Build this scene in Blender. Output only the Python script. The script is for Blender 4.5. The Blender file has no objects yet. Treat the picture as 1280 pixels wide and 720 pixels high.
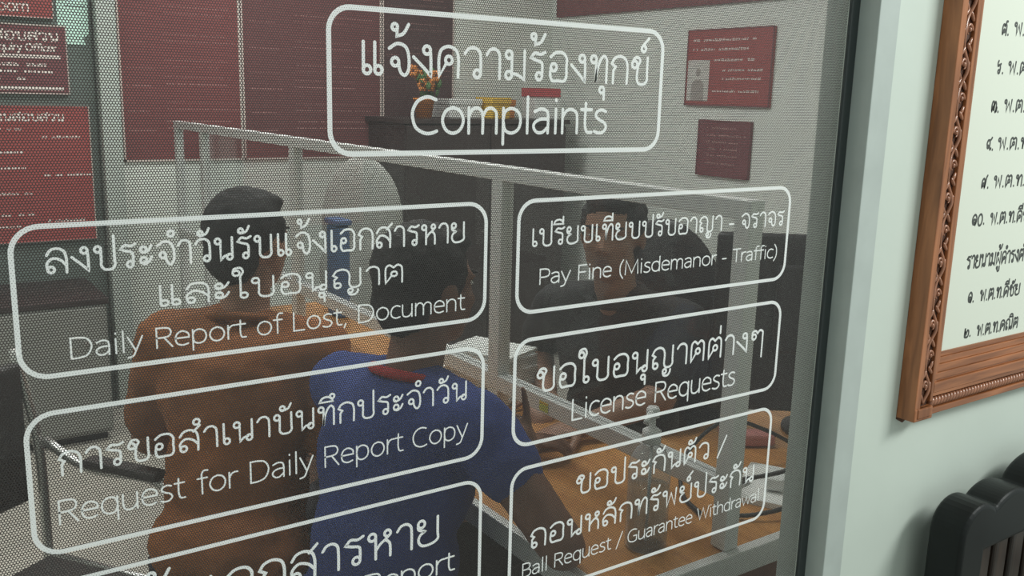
import bpy, bmesh, math, random
from mathutils import Vector, Matrix, Quaternion

random.seed(7)
S = bpy.context.scene
COL = S.collection

# ------------------------------------------------------------------ camera, light, exposure
EYE = Vector((0.0, 0.0, 1.55))
cam_data = bpy.data.cameras.new('camera')
cam_data.sensor_width = 36.0
cam_data.lens = 1167.12 / 1280.0 * 36.0
cam_data.clip_start = 0.02
cam = bpy.data.objects.new('camera', cam_data)
COL.objects.link(cam)
def aim(yaw, pitch, roll):
    cy, sy, cp, sp, cr, sr = math.cos(yaw), math.sin(yaw), math.cos(pitch), math.sin(pitch), math.cos(roll), math.sin(roll)
    f = Vector((-sy*cp, cy*cp, -sp)); r = Vector((cy, sy, 0)); u = r.cross(f)
    r2 = cr*r + sr*u; u2 = -sr*r + cr*u
    m = Matrix((r2, u2, -f)).transposed().to_4x4()
    m.translation = EYE
    return m
cam.matrix_world = aim(math.radians(-34.7696), math.radians(11.7471), math.radians(1.5020))
S.camera = cam

S.view_settings.view_transform = 'Standard'
S.view_settings.look = 'None'
S.view_settings.exposure = 0.0
S.view_settings.gamma = 1.0
S.view_settings.use_curve_mapping = False

world = bpy.data.worlds.new('world'); S.world = world
world.use_nodes = True
wb = world.node_tree.nodes['Background']
wb.inputs[0].default_value = (0.80, 0.90, 0.86, 1); wb.inputs[1].default_value = 0.58

def area(name, loc, target, sx, sy, watts, col=(1, 1, 1)):
    l = bpy.data.lights.new(name, 'AREA'); l.shape = 'RECTANGLE'; l.size = sx; l.size_y = sy
    l.energy = watts; l.color = col
    o = bpy.data.objects.new(name, l); COL.objects.link(o)
    o.location = loc
    o.rotation_euler = (Vector(target) - Vector(loc)).to_track_quat('-Z', 'Y').to_euler()
    return o
area('corridor_tube_light', (2.35, -0.75, 2.65), (1.25, 0.78, 1.1), 1.2, 0.5, 44, (0.96, 1.0, 0.97))
area('room_ceiling_light_near', (1.5, 1.9, 2.86), (1.5, 1.9, 0), 1.3, 0.3, 30, (1.0, 0.99, 0.96))
area('room_ceiling_light_far', (1.6, 3.7, 2.86), (1.6, 3.7, 0), 1.3, 0.3, 46, (1.0, 0.99, 0.96))
area('added_fill_light_left', (-0.35, 2.6, 2.86), (-0.35, 2.6, 0), 0.3, 1.3, 26, (1.0, 0.99, 0.96))  # added fill lamp, brightens the left-facing sides of the rails and people

# ------------------------------------------------------------------ materials
def new_mat(name):
    m = bpy.data.materials.new(name); m.use_nodes = True
    return m, m.node_tree.nodes, m.node_tree.links, m.node_tree.nodes['Principled BSDF']
def mat(name, col, rough=0.6, metal=0.0, noise=0.0, nscale=30.0, bump=0.0, bscale=80.0, coat=0.0, stretch=None, spec=0.5):
    m, N, L, b = new_mat(name)
    b.inputs['Base Color'].default_value = (*col, 1)
    b.inputs['Roughness'].default_value = rough
    b.inputs['Metallic'].default_value = metal
    b.inputs['Coat Weight'].default_value = coat
    b.inputs['Specular IOR Level'].default_value = spec
    tc = N.new('ShaderNodeTexCoord')
    vec = tc.outputs['Object']
    if stretch:
        mp = N.new('ShaderNodeMapping'); mp.inputs['Scale'].default_value = stretch
        L.new(vec, mp.inputs['Vector']); vec = mp.outputs['Vector']
    if noise > 0:
        n = N.new('ShaderNodeTexNoise'); n.inputs['Scale'].default_value = nscale; n.inputs['Detail'].default_value = 5
        L.new(vec, n.inputs['Vector'])
        r = N.new('ShaderNodeValToRGB')
        r.color_ramp.elements[0].position = 0.3; r.color_ramp.elements[1].position = 0.7
        r.color_ramp.elements[0].color = (*[c*(1-noise) for c in col], 1)
        r.color_ramp.elements[1].color = (*[min(1, c*(1+noise)) for c in col], 1)
        L.new(n.outputs['Fac'], r.inputs['Fac']); L.new(r.outputs['Color'], b.inputs['Base Color'])
    if bump > 0:
        n2 = N.new('ShaderNodeTexNoise'); n2.inputs['Scale'].default_value = bscale; n2.inputs['Detail'].default_value = 4
        L.new(vec, n2.inputs['Vector'])
        bp = N.new('ShaderNodeBump'); bp.inputs['Strength'].default_value = bump; bp.inputs['Distance'].default_value = 0.004
        L.new(n2.outputs['Fac'], bp.inputs['Height']); L.new(bp.outputs['Normal'], b.inputs['Normal'])
    return m

def hex_holes(m, N, L, pitch, radius, soft=0.035):
    """0 in the holes, 1 on the film: hexagonally packed round perforations in the pane's plane"""
    tc = N.new('ShaderNodeTexCoord'); sx = N.new('ShaderNodeSeparateXYZ'); L.new(tc.outputs['Object'], sx.inputs[0])
    def math_(op, a, b=None):
        n = N.new('ShaderNodeMath'); n.operation = op
        for i, v in enumerate((a, b)):
            if v is None: continue
            if isinstance(v, (int, float)): n.inputs[i].default_value = v
            else: L.new(v, n.inputs[i])
        return n.outputs[0]
    u = math_('DIVIDE', sx.outputs['X'], pitch); v = math_('DIVIDE', sx.outputs['Z'], pitch*math.sqrt(3))
    def cell(off):
        a = math_('SUBTRACT', math_('FRACT', math_('ADD', u, off)), 0.5)
        b = math_('MULTIPLY', math_('SUBTRACT', math_('FRACT', math_('ADD', v, off)), 0.5), math.sqrt(3))
        return math_('SQRT', math_('ADD', math_('MULTIPLY', a, a), math_('MULTIPLY', b, b)))
    d = math_('MINIMUM', cell(10.0), cell(10.5))
    mr = N.new('ShaderNodeMapRange'); mr.inputs['From Min'].default_value = radius-soft; mr.inputs['From Max'].default_value = radius+soft
    L.new(d, mr.inputs['Value'])
    return mr.outputs[0]
def perforated(name, col, pitch, radius, rough=0.5):
    m, N, L, b = new_mat(name)
    b.inputs['Base Color'].default_value = (*col, 1); b.inputs['Roughness'].default_value = rough
    b.inputs['Specular IOR Level'].default_value = 0.25
    t = N.new('ShaderNodeBsdfTransparent'); mx = N.new('ShaderNodeMixShader')
    L.new(hex_holes(m, N, L, pitch, radius), mx.inputs[0]); L.new(t.outputs[0], mx.inputs[1]); L.new(b.outputs[0], mx.inputs[2])
    L.new(mx.outputs[0], N['Material Output'].inputs['Surface'])
    return m
def clear_glass(name, tint, ior=1.45, rough=0.0, gain=1.0, milky=0.0):
    m, N, L, b = new_mat(name); N.remove(b)
    t = N.new('ShaderNodeBsdfTransparent'); t.inputs[0].default_value = (*tint, 1)
    g = N.new('ShaderNodeBsdfGlossy'); g.inputs['Roughness'].default_value = rough
    fr = N.new('ShaderNodeLayerWeight'); fr.inputs['Blend'].default_value = 0.5
    pw = N.new('ShaderNodeMath'); pw.operation = 'POWER'; pw.inputs[1].default_value = 5.0; L.new(fr.outputs['Facing'], pw.inputs[0])
    mm = N.new('ShaderNodeMath'); mm.operation = 'MULTIPLY_ADD'; mm.inputs[1].default_value = 0.96*gain; mm.inputs[2].default_value = 0.04*gain; L.new(pw.outputs[0], mm.inputs[0])
    mx = N.new('ShaderNodeMixShader'); L.new(mm.outputs[0], mx.inputs[0]); L.new(t.outputs[0], mx.inputs[1]); L.new(g.outputs[0], mx.inputs[2])
    out = mx.outputs[0]
    if milky:
        df = N.new('ShaderNodeBsdfDiffuse'); df.inputs[0].default_value = (.8, .82, .82, 1)
        m2 = N.new('ShaderNodeMixShader'); m2.inputs[0].default_value = milky; L.new(out, m2.inputs[1]); L.new(df.outputs[0], m2.inputs[2]); out = m2.outputs[0]
    L.new(out, N['Material Output'].inputs['Surface'])
    return m
def wood(name, c1, c2, scale=(6, 6, 60), rough=0.4, coat=0.1):
    m, N, L, b = new_mat(name)
    tc = N.new('ShaderNodeTexCoord'); mp = N.new('ShaderNodeMapping'); mp.inputs['Scale'].default_value = scale
    L.new(tc.outputs['Object'], mp.inputs['Vector'])
    n = N.new('ShaderNodeTexNoise'); n.inputs['Scale'].default_value = 1.0; n.inputs['Detail'].default_value = 8; n.inputs['Distortion'].default_value = 0.6
    L.new(mp.outputs[0], n.inputs['Vector'])
    r = N.new('ShaderNodeValToRGB'); r.color_ramp.elements[0].position = 0.35; r.color_ramp.elements[1].position = 0.68
    r.color_ramp.elements[0].color = (*c1, 1); r.color_ramp.elements[1].color = (*c2, 1)
    L.new(n.outputs['Fac'], r.inputs[0]); L.new(r.outputs[0], b.inputs['Base Color'])
    bp = N.new('ShaderNodeBump'); bp.inputs['Strength'].default_value = 0.15; bp.inputs['Distance'].default_value = 0.002
    L.new(n.outputs['Fac'], bp.inputs['Height']); L.new(bp.outputs[0], b.inputs['Normal'])
    b.inputs['Roughness'].default_value = rough; b.inputs['Coat Weight'].default_value = coat
    return m

PITCH = 0.00232
M = dict(
    wall_out=mat('corridor_wall_paint', (0.60, 0.665, 0.60), 0.7, noise=0.03, nscale=5, bump=0.12, bscale=25),
    wall_in=mat('room_wall_paint', (0.74, 0.77, 0.73), 0.7, noise=0.03, nscale=4),
    door=mat('grey_green_door_paint', (0.15, 0.18, 0.165), 0.5, noise=0.06, nscale=6),
    column=mat('pale_grey_column_paint', (0.50, 0.54, 0.51), 0.7),
    ceiling=mat('ceiling_paint', (0.8, 0.8, 0.78), 0.8),
    floor_in=mat('room_floor_tile', (0.52, 0.49, 0.44), 0.4, noise=0.1, nscale=6),
    floor_out=mat('corridor_floor_tile', (0.42, 0.40, 0.36), 0.35, noise=0.1, nscale=5),
    alu=mat('grey_painted_aluminium', (0.46, 0.51, 0.48), 0.5, 0.0, noise=0.05, nscale=20),
    alu_bright=mat('natural_aluminium', (0.72, 0.73, 0.72), 0.42, 0.15),
    rubber=mat('black_rubber_gasket', (0.035, 0.045, 0.045), 0.55),
    glass=clear_glass('window_glass', (0.93, 0.95, 0.94)),
    acrylic=clear_glass('clear_acrylic', (0.96, 0.97, 0.97), gain=0.8),
    film=perforated('perforated_dark_film', (0.052, 0.047, 0.046), PITCH, 0.372),
    vinyl=perforated('white_printed_film', (0.86, 0.87, 0.86), PITCH, 0.13),
    frame_wood=wood('carved_frame_teak', (0.21, 0.070, 0.022), (0.42, 0.155, 0.058), (60, 60, 7), 0.38, 0.2),
    frame_wood_h=wood('carved_frame_teak_rail', (0.22, 0.074, 0.024), (0.42, 0.155, 0.058), (7, 60, 110), 0.38, 0.2),
    frame_dark=mat('dark_carved_ground', (0.075, 0.028, 0.014), 0.6),
    frame_carve=mat('polished_carving', (0.34, 0.145, 0.080), 0.28, noise=0.2, nscale=60, coat=0.3),
    paper=mat('cream_board_paper', (0.70, 0.735, 0.64), 0.6),
    ink=mat('black_print', (0.06, 0.065, 0.06), 0.6),
    black_wood=mat('black_lacquered_wood', (0.009, 0.011, 0.011), 0.42, noise=0.25, nscale=12, spec=0.28),
    cane=wood('dark_brown_slat_wood', (0.010, 0.007, 0.006), (0.045, 0.028, 0.020), (60, 60, 4), 0.35, 0.0),
    red_sign=mat('maroon_sign_board', (0.34, 0.068, 0.066), 0.6, noise=0.05, nscale=10),
    plum_sign=mat('dark_plum_sign_board', (0.19, 0.055, 0.065), 0.6, noise=0.05, nscale=10),
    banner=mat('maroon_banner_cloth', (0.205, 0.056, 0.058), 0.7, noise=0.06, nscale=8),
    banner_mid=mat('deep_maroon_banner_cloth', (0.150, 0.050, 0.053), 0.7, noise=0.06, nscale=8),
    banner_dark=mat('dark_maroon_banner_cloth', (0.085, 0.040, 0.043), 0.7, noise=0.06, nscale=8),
    white_print=mat('pale_print', (0.80, 0.72, 0.68), 0.6),
    banner_print=mat('dull_banner_print', (0.37, 0.19, 0.18), 0.6),
    trim_line=mat('pale_sign_edge', (0.62, 0.52, 0.48), 0.5),
    teal=mat('pale_teal_sheet', (0.58, 0.80, 0.72), 0.6),
    counter=wood('orange_counter_laminate', (0.46, 0.20, 0.055), (0.60, 0.29, 0.09), (30, 4, 30), 0.35, 0.15),
    counter_side=wood('brown_counter_front', (0.16, 0.06, 0.03), (0.23, 0.09, 0.045), (20, 20, 4), 0.45, 0.1),
    skin=mat('warm_brown_skin', (0.34, 0.175, 0.11), 0.5, noise=0.05, nscale=20),
    skin_dark=mat('dark_brown_skin', (0.20, 0.095, 0.06), 0.5, noise=0.05, nscale=20),
    hair=mat('black_hair', (0.012, 0.010, 0.010), 0.75, bump=0.6, bscale=120, stretch=(1, 1, 0.2)),
    lips=mat('lip_skin', (0.26, 0.10, 0.08), 0.5),
    eye=mat('eye_white', (0.7, 0.68, 0.64), 0.3),
    iris=mat('dark_iris', (0.02, 0.012, 0.01), 0.2),
    blue_shirt=mat('blue_cotton', (0.030, 0.055, 0.22), 0.85, noise=0.12, nscale=9, bump=0.35, bscale=14),
    red_trim=mat('red_collar_rib', (0.42, 0.03, 0.03), 0.8),
    brown_shirt=mat('rust_brown_cotton', (0.29, 0.100, 0.028), 0.8, noise=0.35, nscale=7, bump=0.5, bscale=14),
    black_shirt=mat('black_uniform_cloth', (0.018, 0.016, 0.018), 0.8, bump=0.3, bscale=16),
    trousers=mat('dark_trouser_cloth', (0.035, 0.035, 0.045), 0.85, bump=0.3, bscale=30),
    shoe=mat('black_shoe_leather', (0.02, 0.018, 0.018), 0.4),
    black_plastic=mat('black_plastic', (0.017, 0.015, 0.018), 0.45),
    grey_plastic=mat('grey_plastic', (0.30, 0.31, 0.30), 0.5),
    screen=mat('unlit_screen', (0.01, 0.01, 0.012), 0.15),
    chrome=mat('chrome_tube', (0.62, 0.62, 0.61), 0.36, 0.8),
    grey_fabric=mat('light_grey_upholstery', (0.50, 0.50, 0.47), 0.9, bump=0.3, bscale=60),
    dark_seat=mat('dark_grey_vinyl_seat', (0.05, 0.045, 0.045), 0.5),
    dark_cabinet=mat('dark_brown_cabinet', (0.045, 0.030, 0.030), 0.45, noise=0.15, nscale=8),
    steel=mat('grey_steel_cabinet', (0.30, 0.30, 0.28), 0.5, noise=0.05, nscale=5),
    white_paper=mat('white_paper_stack', (0.82, 0.82, 0.80), 0.7),
    orange=mat('orange_plastic', (0.62, 0.22, 0.05), 0.5),
    yellow=mat('yellow_card', (0.72, 0.46, 0.06), 0.6),
    note=mat('yellow_green_note', (0.55, 0.60, 0.12), 0.6),
    red=mat('red_card', (0.50, 0.07, 0.08), 0.6),
    blue=mat('blue_plastic', (0.09, 0.17, 0.34), 0.5),
    green_leaf=mat('green_leaf', (0.07, 0.16, 0.05), 0.6),
    cable=mat('black_cable', (0.012, 0.012, 0.012), 0.5),
    clear=clear_glass('clear_bottle_plastic', (0.94, 0.95, 0.95), rough=0.06, gain=1.6, milky=0.22),
    gel=clear_glass('clear_gel', (0.93, 0.96, 0.955), rough=0.1, gain=0.8),
    white_plastic=mat('white_pump_plastic', (0.75, 0.76, 0.75), 0.4),
    pink=mat('pink_plastic', (0.55, 0.22, 0.20), 0.5),
    photo_bg=mat('portrait_print_grey', (0.60, 0.58, 0.55), 0.6),
    photo_fig=mat('portrait_print_figure', (0.36, 0.32, 0.30), 0.6),
)

# ------------------------------------------------------------------ helpers
def link(name, me, parent=None, loc=None):
    o = bpy.data.objects.new(name, me); COL.objects.link(o)
    if parent is not None: o.parent = parent
    if loc is not None: o.location = loc
    return o
def obj(name, bm, material, parent=None, smooth=False, bevel=0.0, segs=2, loc=None):
    me = bpy.data.meshes.new(name)
    bm.normal_update(); bm.to_mesh(me); bm.free()
    for m in (material if isinstance(material, (list, tuple)) else [material]):
        me.materials.append(m)
    if smooth:
        for p in me.polygons: p.use_smooth = True
    o = link(name, me, parent, loc)
    if bevel > 0:
        md = o.modifiers.new('bevel', 'BEVEL'); md.width = bevel; md.segments = segs; md.limit_method = 'ANGLE'; md.angle_limit = 0.6
    return o
def tag(o, label=None, cat=None, group=None, kind=None):
    if label: o['label'] = label
    if cat: o['category'] = cat
    if group: o['group'] = group
    if kind: o['kind'] = kind
    return o
def thing(name, label, cat, loc=(0, 0, 0), rz=0.0, group=None):
    o = bpy.data.objects.new(name, None); COL.objects.link(o)
    o.empty_display_size = 0.05
    o.location = loc; o.rotation_euler = (0, 0, rz)
    return tag(o, label, cat, group)
def struct(name, bm, material, label=None, parent=None, **k):
    o = obj(name, bm, material, parent, **k)
    o['kind'] = 'structure'
    if label: o['label'] = label
    if parent is None: o['category'] = name.split('_')[0]
    return o
def box(bm, x0, x1, y0, y1, z0, z1, mi=0):
    v = [bm.verts.new(p) for p in ((x0,y0,z0),(x1,y0,z0),(x1,y1,z0),(x0,y1,z0),(x0,y0,z1),(x1,y0,z1),(x1,y1,z1),(x0,y1,z1))]
    for f in ((0,3,2,1),(4,5,6,7),(0,1,5,4),(1,2,6,5),(2,3,7,6),(3,0,4,7)):
        bm.faces.new([v[i] for i in f]).material_index = mi
    return bm
def BX(*a):
    return box(bmesh.new(), *a)
def ell(bm, c, r, rot=None, sub=3):
    m = Matrix.Translation(Vector(c)) @ (rot.to_4x4() if rot is not None else Matrix.Identity(4)) @ Matrix.Diagonal((r[0], r[1], r[2], 1))
    bmesh.ops.create_icosphere(bm, subdivisions=sub, radius=1.0, matrix=m)
def cap(bm, a, b, ra, rb, seg=18, ends=True):
    a, b = Vector(a), Vector(b); d = b - a
    q = Vector((0, 0, 1)).rotation_difference(d.normalized()).to_matrix().to_4x4()
    m = Matrix.Translation((a + b)/2) @ q
    bmesh.ops.create_cone(bm, cap_ends=True, segments=seg, radius1=ra, radius2=rb, depth=d.length, matrix=m)
    if ends:
        ell(bm, a, (ra, ra, ra), sub=2); ell(bm, b, (rb, rb, rb), sub=2)
def tube(bm, pts, r, seg=10, closed=False):
    """round tube along a polyline"""
    P = [Vector(p) for p in pts]; n = len(P); rings = []
    prev = None
    for i, p in enumerate(P):
        if closed: t = (P[(i+1) % n] - P[i-1]).normalized()
        else: t = (P[min(i+1, n-1)] - P[max(i-1, 0)]).normalized()
        if prev is None:
            up = Vector((0, 0, 1)) if abs(t.z) < 0.9 else Vector((1, 0, 0))
            x = t.cross(up).normalized()
        else:
            x = (prev - t*prev.dot(t)).normalized()
        prev = x; y = t.cross(x)
        rr = r[i] if isinstance(r, (list, tuple)) else r
        rings.append([bm.verts.new(p + x*rr*math.cos(2*math.pi*k/seg) + y*rr*math.sin(2*math.pi*k/seg)) for k in range(seg)])
    m = n if closed else n-1
    for i in range(m):
        A, B = rings[i], rings[(i+1) % n]
        for k in range(seg):
            bm.faces.new((A[k], A[(k+1) % seg], B[(k+1) % seg], B[k]))
    if not closed:
        bm.faces.new(list(reversed(rings[0]))); bm.faces.new(rings[-1])
    return bm
def smooth_path(pts, sub=6):
    """Catmull-Rom through the points; a point repeated twice in a row is a sharp corner"""
    segs = [[]]
    for i, p in enumerate(pts):
        p = Vector(p)
        if segs[-1] and (segs[-1][-1] - p).length < 1e-9:
            segs.append([p]); continue
        segs[-1].append(p)
    out = []
    for s in segs:
        n = len(s)
        if n < 3:
            for p in s:
                if not out or (out[-1]-p).length > 1e-9: out.append(p)
            continue
        for i in range(n-1):
            p0, p1, p2, p3 = s[max(i-1, 0)], s[i], s[i+1], s[min(i+2, n-1)]
            if (p1-p0).length < 1e-9: p0 = p1 - (p2-p1)
            if (p3-p2).length < 1e-9: p3 = p2 + (p2-p1)
            t0 = 0.0; t1 = t0+math.sqrt((p1-p0).length); t2 = t1+math.sqrt((p2-p1).length); t3 = t2+math.sqrt((p3-p2).length)
            for k in range(sub):
                t = t1+(t2-t1)*k/sub
                a1 = (t1-t)/(t1-t0)*p0+(t-t0)/(t1-t0)*p1; a2 = (t2-t)/(t2-t1)*p1+(t-t1)/(t2-t1)*p2; a3 = (t3-t)/(t3-t2)*p2+(t-t2)/(t3-t2)*p3
                b1 = (t2-t)/(t2-t0)*a1+(t-t0)/(t2-t0)*a2; b2 = (t3-t)/(t3-t1)*a2+(t-t1)/(t3-t1)*a3
                q = (t2-t)/(t2-t1)*b1+(t-t1)/(t2-t1)*b2
                if not out or (out[-1]-q).length > 1e-9: out.append(q)
        out.append(s[-1])
    return out
def lathe(bm, prof, seg=28, c=(0, 0, 0)):
    c = Vector(c); rings = []
    for r, z in prof:
        rings.append([bm.verts.new(c + Vector((r*math.cos(2*math.pi*k/seg), r*math.sin(2*math.pi*k/seg), z))) for k in range(seg)])
    for A, B in zip(rings, rings[1:]):
        for k in range(seg): bm.faces.new((A[k], A[(k+1) % seg], B[(k+1) % seg], B[k]))
    bm.faces.new(list(reversed(rings[0]))); bm.faces.new(rings[-1])
    return bm
def remeshed(name, bm, material, parent, voxel, smooth_it=6, smooth_f=0.5, disp=None, loc=None):
    """overlapping solids fused into one continuous skin"""
    me = bpy.data.meshes.new(name+'_src'); bm.to_mesh(me); bm.free()
    tmp = bpy.data.objects.new(name+'_src', me); COL.objects.link(tmp)
    r = tmp.modifiers.new('r', 'REMESH'); r.mode = 'VOXEL'; r.voxel_size = voxel; r.use_smooth_shade = True
    if smooth_it:
        s = tmp.modifiers.new('s', 'SMOOTH'); s.iterations = smooth_it; s.factor = smooth_f
    if disp:
        tex = bpy.data.textures.new(name+'_folds', 'CLOUDS'); tex.noise_scale = disp[1]
        d = tmp.modifiers.new('d', 'DISPLACE'); d.texture = tex; d.strength = disp[0]; d.mid_level = 0.5; d.texture_coords = 'LOCAL'
    bpy.context.view_layer.update()
    dg = bpy.context.evaluated_depsgraph_get()
    res = bpy.data.meshes.new_from_object(tmp.evaluated_get(dg))
    res.name = name
    bpy.data.objects.remove(tmp); bpy.data.meshes.remove(me)
    res.materials.clear(); res.materials.append(material)
    for p in res.polygons: p.use_smooth = True; p.material_index = 0
    return link(name, res, parent, loc)

# ------------------------------------------------------------------ monoline lettering
def circ(x, y, r, ry=None):
    ry = ry or r
    return ('c', x, y, r, ry)
def P(*xy):  # alternating numbers; 's' after a pair makes the corner sharp
    pts = []; i = 0
    while i < len(xy):
        p = (xy[i], xy[i+1]); pts.append(p); i += 2
        if i < len(xy) and xy[i] == 's': pts.append(p); i += 1
    return ('p', pts)
R_ = 0.105
ARCH = [(.62, .72), (.62, .72), (.62, 0)]
G = {}
def g(ch, w, *st, mark=False): G[ch] = (w, st, mark)
g('ก', .70, P(.09,0,.09,.46,'s',.17,.60,'s',.02,.72,'s',.13,.92,.35,1,.56,.9,.64,.68,.64,0))
g('ข', .72, circ(.13,.76,R_), P(.06,.84,.14,.98,.27,.99,.35,.88,.28,.70,.25,.5,.25,.14,.33,.0,.55,.0,.65,.13,.65,.4,.65,1))
g('ค', .72, circ(.35,.55,R_), P(.28,.47,.05,0,'s',.05,.66,.13,.90,.34,1,.56,.9,.64,.68,.64,0))
g('ง', .62, circ(.40,.87,R_), P(.50,.87,.52,.5,.52,.0,'s',.38,.18,.0,.60))
g('จ', .66, circ(.22,.42,R_), P(.05,.84,.28,1,.5,.93,.6,.7,.6,.15,.5,0,.4,.06,.34,.22,.32,.42))
g('ช', .80, circ(.13,.76,R_), P(.06,.84,.14,.98,.27,.99,.35,.88,.28,.70,.25,.5,.25,.14,.33,.0,.55,.0,.65,.13,.65,.55,.54,.74,'s',.80,.98))
g('ญ', 1.02, circ(.17,.11,R_), P(.06,.11,.06,.46,'s',.15,.58,'s',.02,.70,'s',.13,.92,.33,1,.5,.9,.57,.68,.57,.14,.65,0,.84,0,.94,.13,.94,.4,.94,1),
  circ(.60,-.22,.08), P(.52,-.24,.58,-.40,.74,-.42,.84,-.28,.86,-.15))
g('ณ', 1.05, circ(.17,.11,R_), P(.06,.11,.06,.46,'s',.15,.58,'s',.02,.70,'s',.13,.92,.33,1,.5,.9,.57,.66,.57,0,'s',.74,.2,.86,.22), circ(.88,.11,.1), P(.97,.12,.97,1))
g('ด', .72, circ(.35,.45,R_), P(.27,.38,.09,0,'s',.05,.3,.05,.66,.13,.90,.34,1,.56,.9,.64,.68,.64,0))
g('ต', .74, circ(.36,.50,R_), P(.28,.42,.06,0,'s',.05,.66,.08,.90,.19,1,.34,.86,'s',.50,1,.62,.90,.65,.68,.65,0))
g('ถ', .72, circ(.17,.11,R_), P(.06,.11,.06,.46,'s',.15,.58,'s',.02,.70,'s',.13,.92,.36,1,.57,.9,.65,.68,.65,0))
g('ท', .70, circ(.12,.87,R_), P(.22,.87,.22,0,'s',.26,.4,.40,.86,.52,.98,.62,.86,.63,.6,.63,0))
g('น', .74, circ(.12,.87,R_), P(.22,.87,.22,0,'s',.38,.18,.52,.21), circ(.56,.11,R_), P(.66,1,.66,.11))
g('บ', .74, circ(.12,.87,R_), P(.22,.87,.22,.4,.22,.14,.32,0,.56,0,.66,.13,.66,.4,.66,1))
g('ป', .74, circ(.12,.87,R_), P(.22,.87,.22,.4,.22,.14,.32,0,.56,0,.66,.13,.66,.4,.66,1.38))
g('ผ', .78, circ(.19,.87,R_), P(.09,.87,.09,0,'s',.38,.5,'s',.68,0,'s',.68,1))
g('พ', .82, circ(.12,.87,R_), P(.22,.87,.25,0,'s',.46,.78,'s',.68,0,'s',.73,1))
g('ม', .74, circ(.13,.87,R_), P(.23,.87,.23,.11), circ(.13,.11,R_), P(.22,.2,.42,.16,.66,0,'s',.66,1))
g('ย', .72, circ(.13,.87,R_), P(.03,.86,.04,.66,.24,.54,'s',.09,.42,.04,.2,.16,.0,.46,.0,.64,.13,.64,.4,.64,1))
g('ร', .58, circ(.34,.11,R_), P(.54,.99,.38,.91,.18,.95,.04,.78,'s',.22,.70,.42,.62,.45,.4,.44,.11))
g('ล', .72, circ(.15,.12,R_), P(.05,.12,.04,.40,.22,.60,.46,.52,.63,.30), P(.04,.74,.16,.94,.36,1,.56,.9,.64,.66,.64,0))
g('ว', .62, circ(.43,.11,R_), P(.03,.80,.16,.97,.34,1,.5,.88,.54,.6,.54,.11))
g('ส', .74, circ(.15,.12,R_), P(.05,.12,.04,.40,.22,.60,.46,.52,.63,.30), P(.04,.74,.16,.94,.36,1,.56,.9,.64,.66,.64,0), P(.50,.90,.72,1.16))
g('ห', .74, circ(.12,.87,R_), P(.22,.87,.22,0), P(.22,.30,.36,.52,.52,.66,.66,.82), circ(.57,.89,.09), P(.50,.64,.62,.5,.65,.3,.65,0))
g('อ', .72, circ(.18,.48,R_), P(.08,.48,.06,.2,.14,.0,.34,.0,.56,.0,.64,.13,.64,.5,.64,.82,.5,1,.24,1,.06,.84))
g('ะ', .50, circ(.14,.74,R_), P(.05,.66,.18,.60,.32,.68,.42,.88), circ(.14,.24,R_), P(.05,.16,.18,.10,.32,.18,.42,.38))
g('า', .54, P(.03,.80,.14,.97,.3,1,.43,.88,.46,.62,.46,0))
g('ำ', .54, P(.03,.80,.14,.97,.3,1,.43,.88,.46,.62,.46,0), circ(-.22,1.34,R_))
g('เ', .36, P(.10,1,.10,.11), circ(.2,.11,R_))
g('แ', .68, P(.10,1,.10,.11), circ(.2,.11,R_), P(.42,1,.42,.11), circ(.52,.11,R_))
g('ใ', .44, circ(.08,1.30,.10), P(-.02,1.32,.02,1.52,.20,1.56,.28,1.36,.2,1.1,.2,.8,.2,.11), circ(.30,.11,R_))
g('ๆ', .74, circ(.16,.72,R_), P(.06,.72,.08,.94,.22,1,.34,.86,'s',.46,1,.60,.92,.62,.6,.62,-.42))
g('ฯ', .6, P(0,.5,.5,.5))
g('ั', 0, circ(-.32,1.26,.09), P(-.40,1.20,-.26,1.16,-.10,1.24,.0,1.46), mark=True)
g('ิ', 0, P(-.54,1.20,'s',-.44,1.40,-.26,1.46,-.08,1.38,-.02,1.20,'s',-.54,1.20), mark=True)
g('ี', 0, P(-.54,1.20,'s',-.44,1.40,-.26,1.46,-.08,1.38,-.02,1.20,'s',-.54,1.20), P(-.02,1.2,-.02,1.62), mark=True)
g('ึ', 0, P(-.54,1.20,'s',-.44,1.40,-.26,1.46,-.08,1.38,-.02,1.20,'s',-.54,1.20), circ(-.04,1.46,.09), mark=True)
g('่', 0, P(-.08,1.22,-.08,1.56), mark=True)
g('้', 0, circ(-.36,1.52,.08), P(-.29,1.50,-.30,1.24,'s',-.12,1.32,.04,1.62), mark=True)
g('์', 0, circ(-.16,1.34,.09), P(-.22,1.42,-.14,1.52,.04,1.74), mark=True)
g('ุ', 0, circ(-.14,-.30,.09), P(-.05,-.28,-.05,-.62), mark=True)
g('ู', 0, circ(-.40,-.30,.08), P(-.32,-.28,-.32,-.52,-.2,-.60,-.06,-.52,-.06,-.22), mark=True)
g('๐', .62, circ(.3,.42,.26,.40))
g('๑', .62, circ(.30,.36,.12), P(.42,.36,.36,.12,.18,.08,.05,.34,.10,.74,.32,.92,.52,.72,.54,.3,.42,0))
g('๒', .66, circ(.22,.34,.10), P(.12,.4,.10,.86,'s',.10,.06,.2,0,.48,0,.60,.2,.58,.55,.42,.62,.34,.4))
g('๕', .74, circ(.34,.34,.11), P(.24,.28,.10,.06,.04,.4,.12,.8,.28,.86,.36,.72,.46,.86,.60,.8,.62,.3,.60,0), P(.5,.84,.56,1.1,.72,1.12))
g('๖', .66, circ(.30,.14,.12), P(.42,.14,.46,.5,.34,.72,.14,.62,.08,.86,.16,1.04), P(.34,.70,.5,.8))
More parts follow.
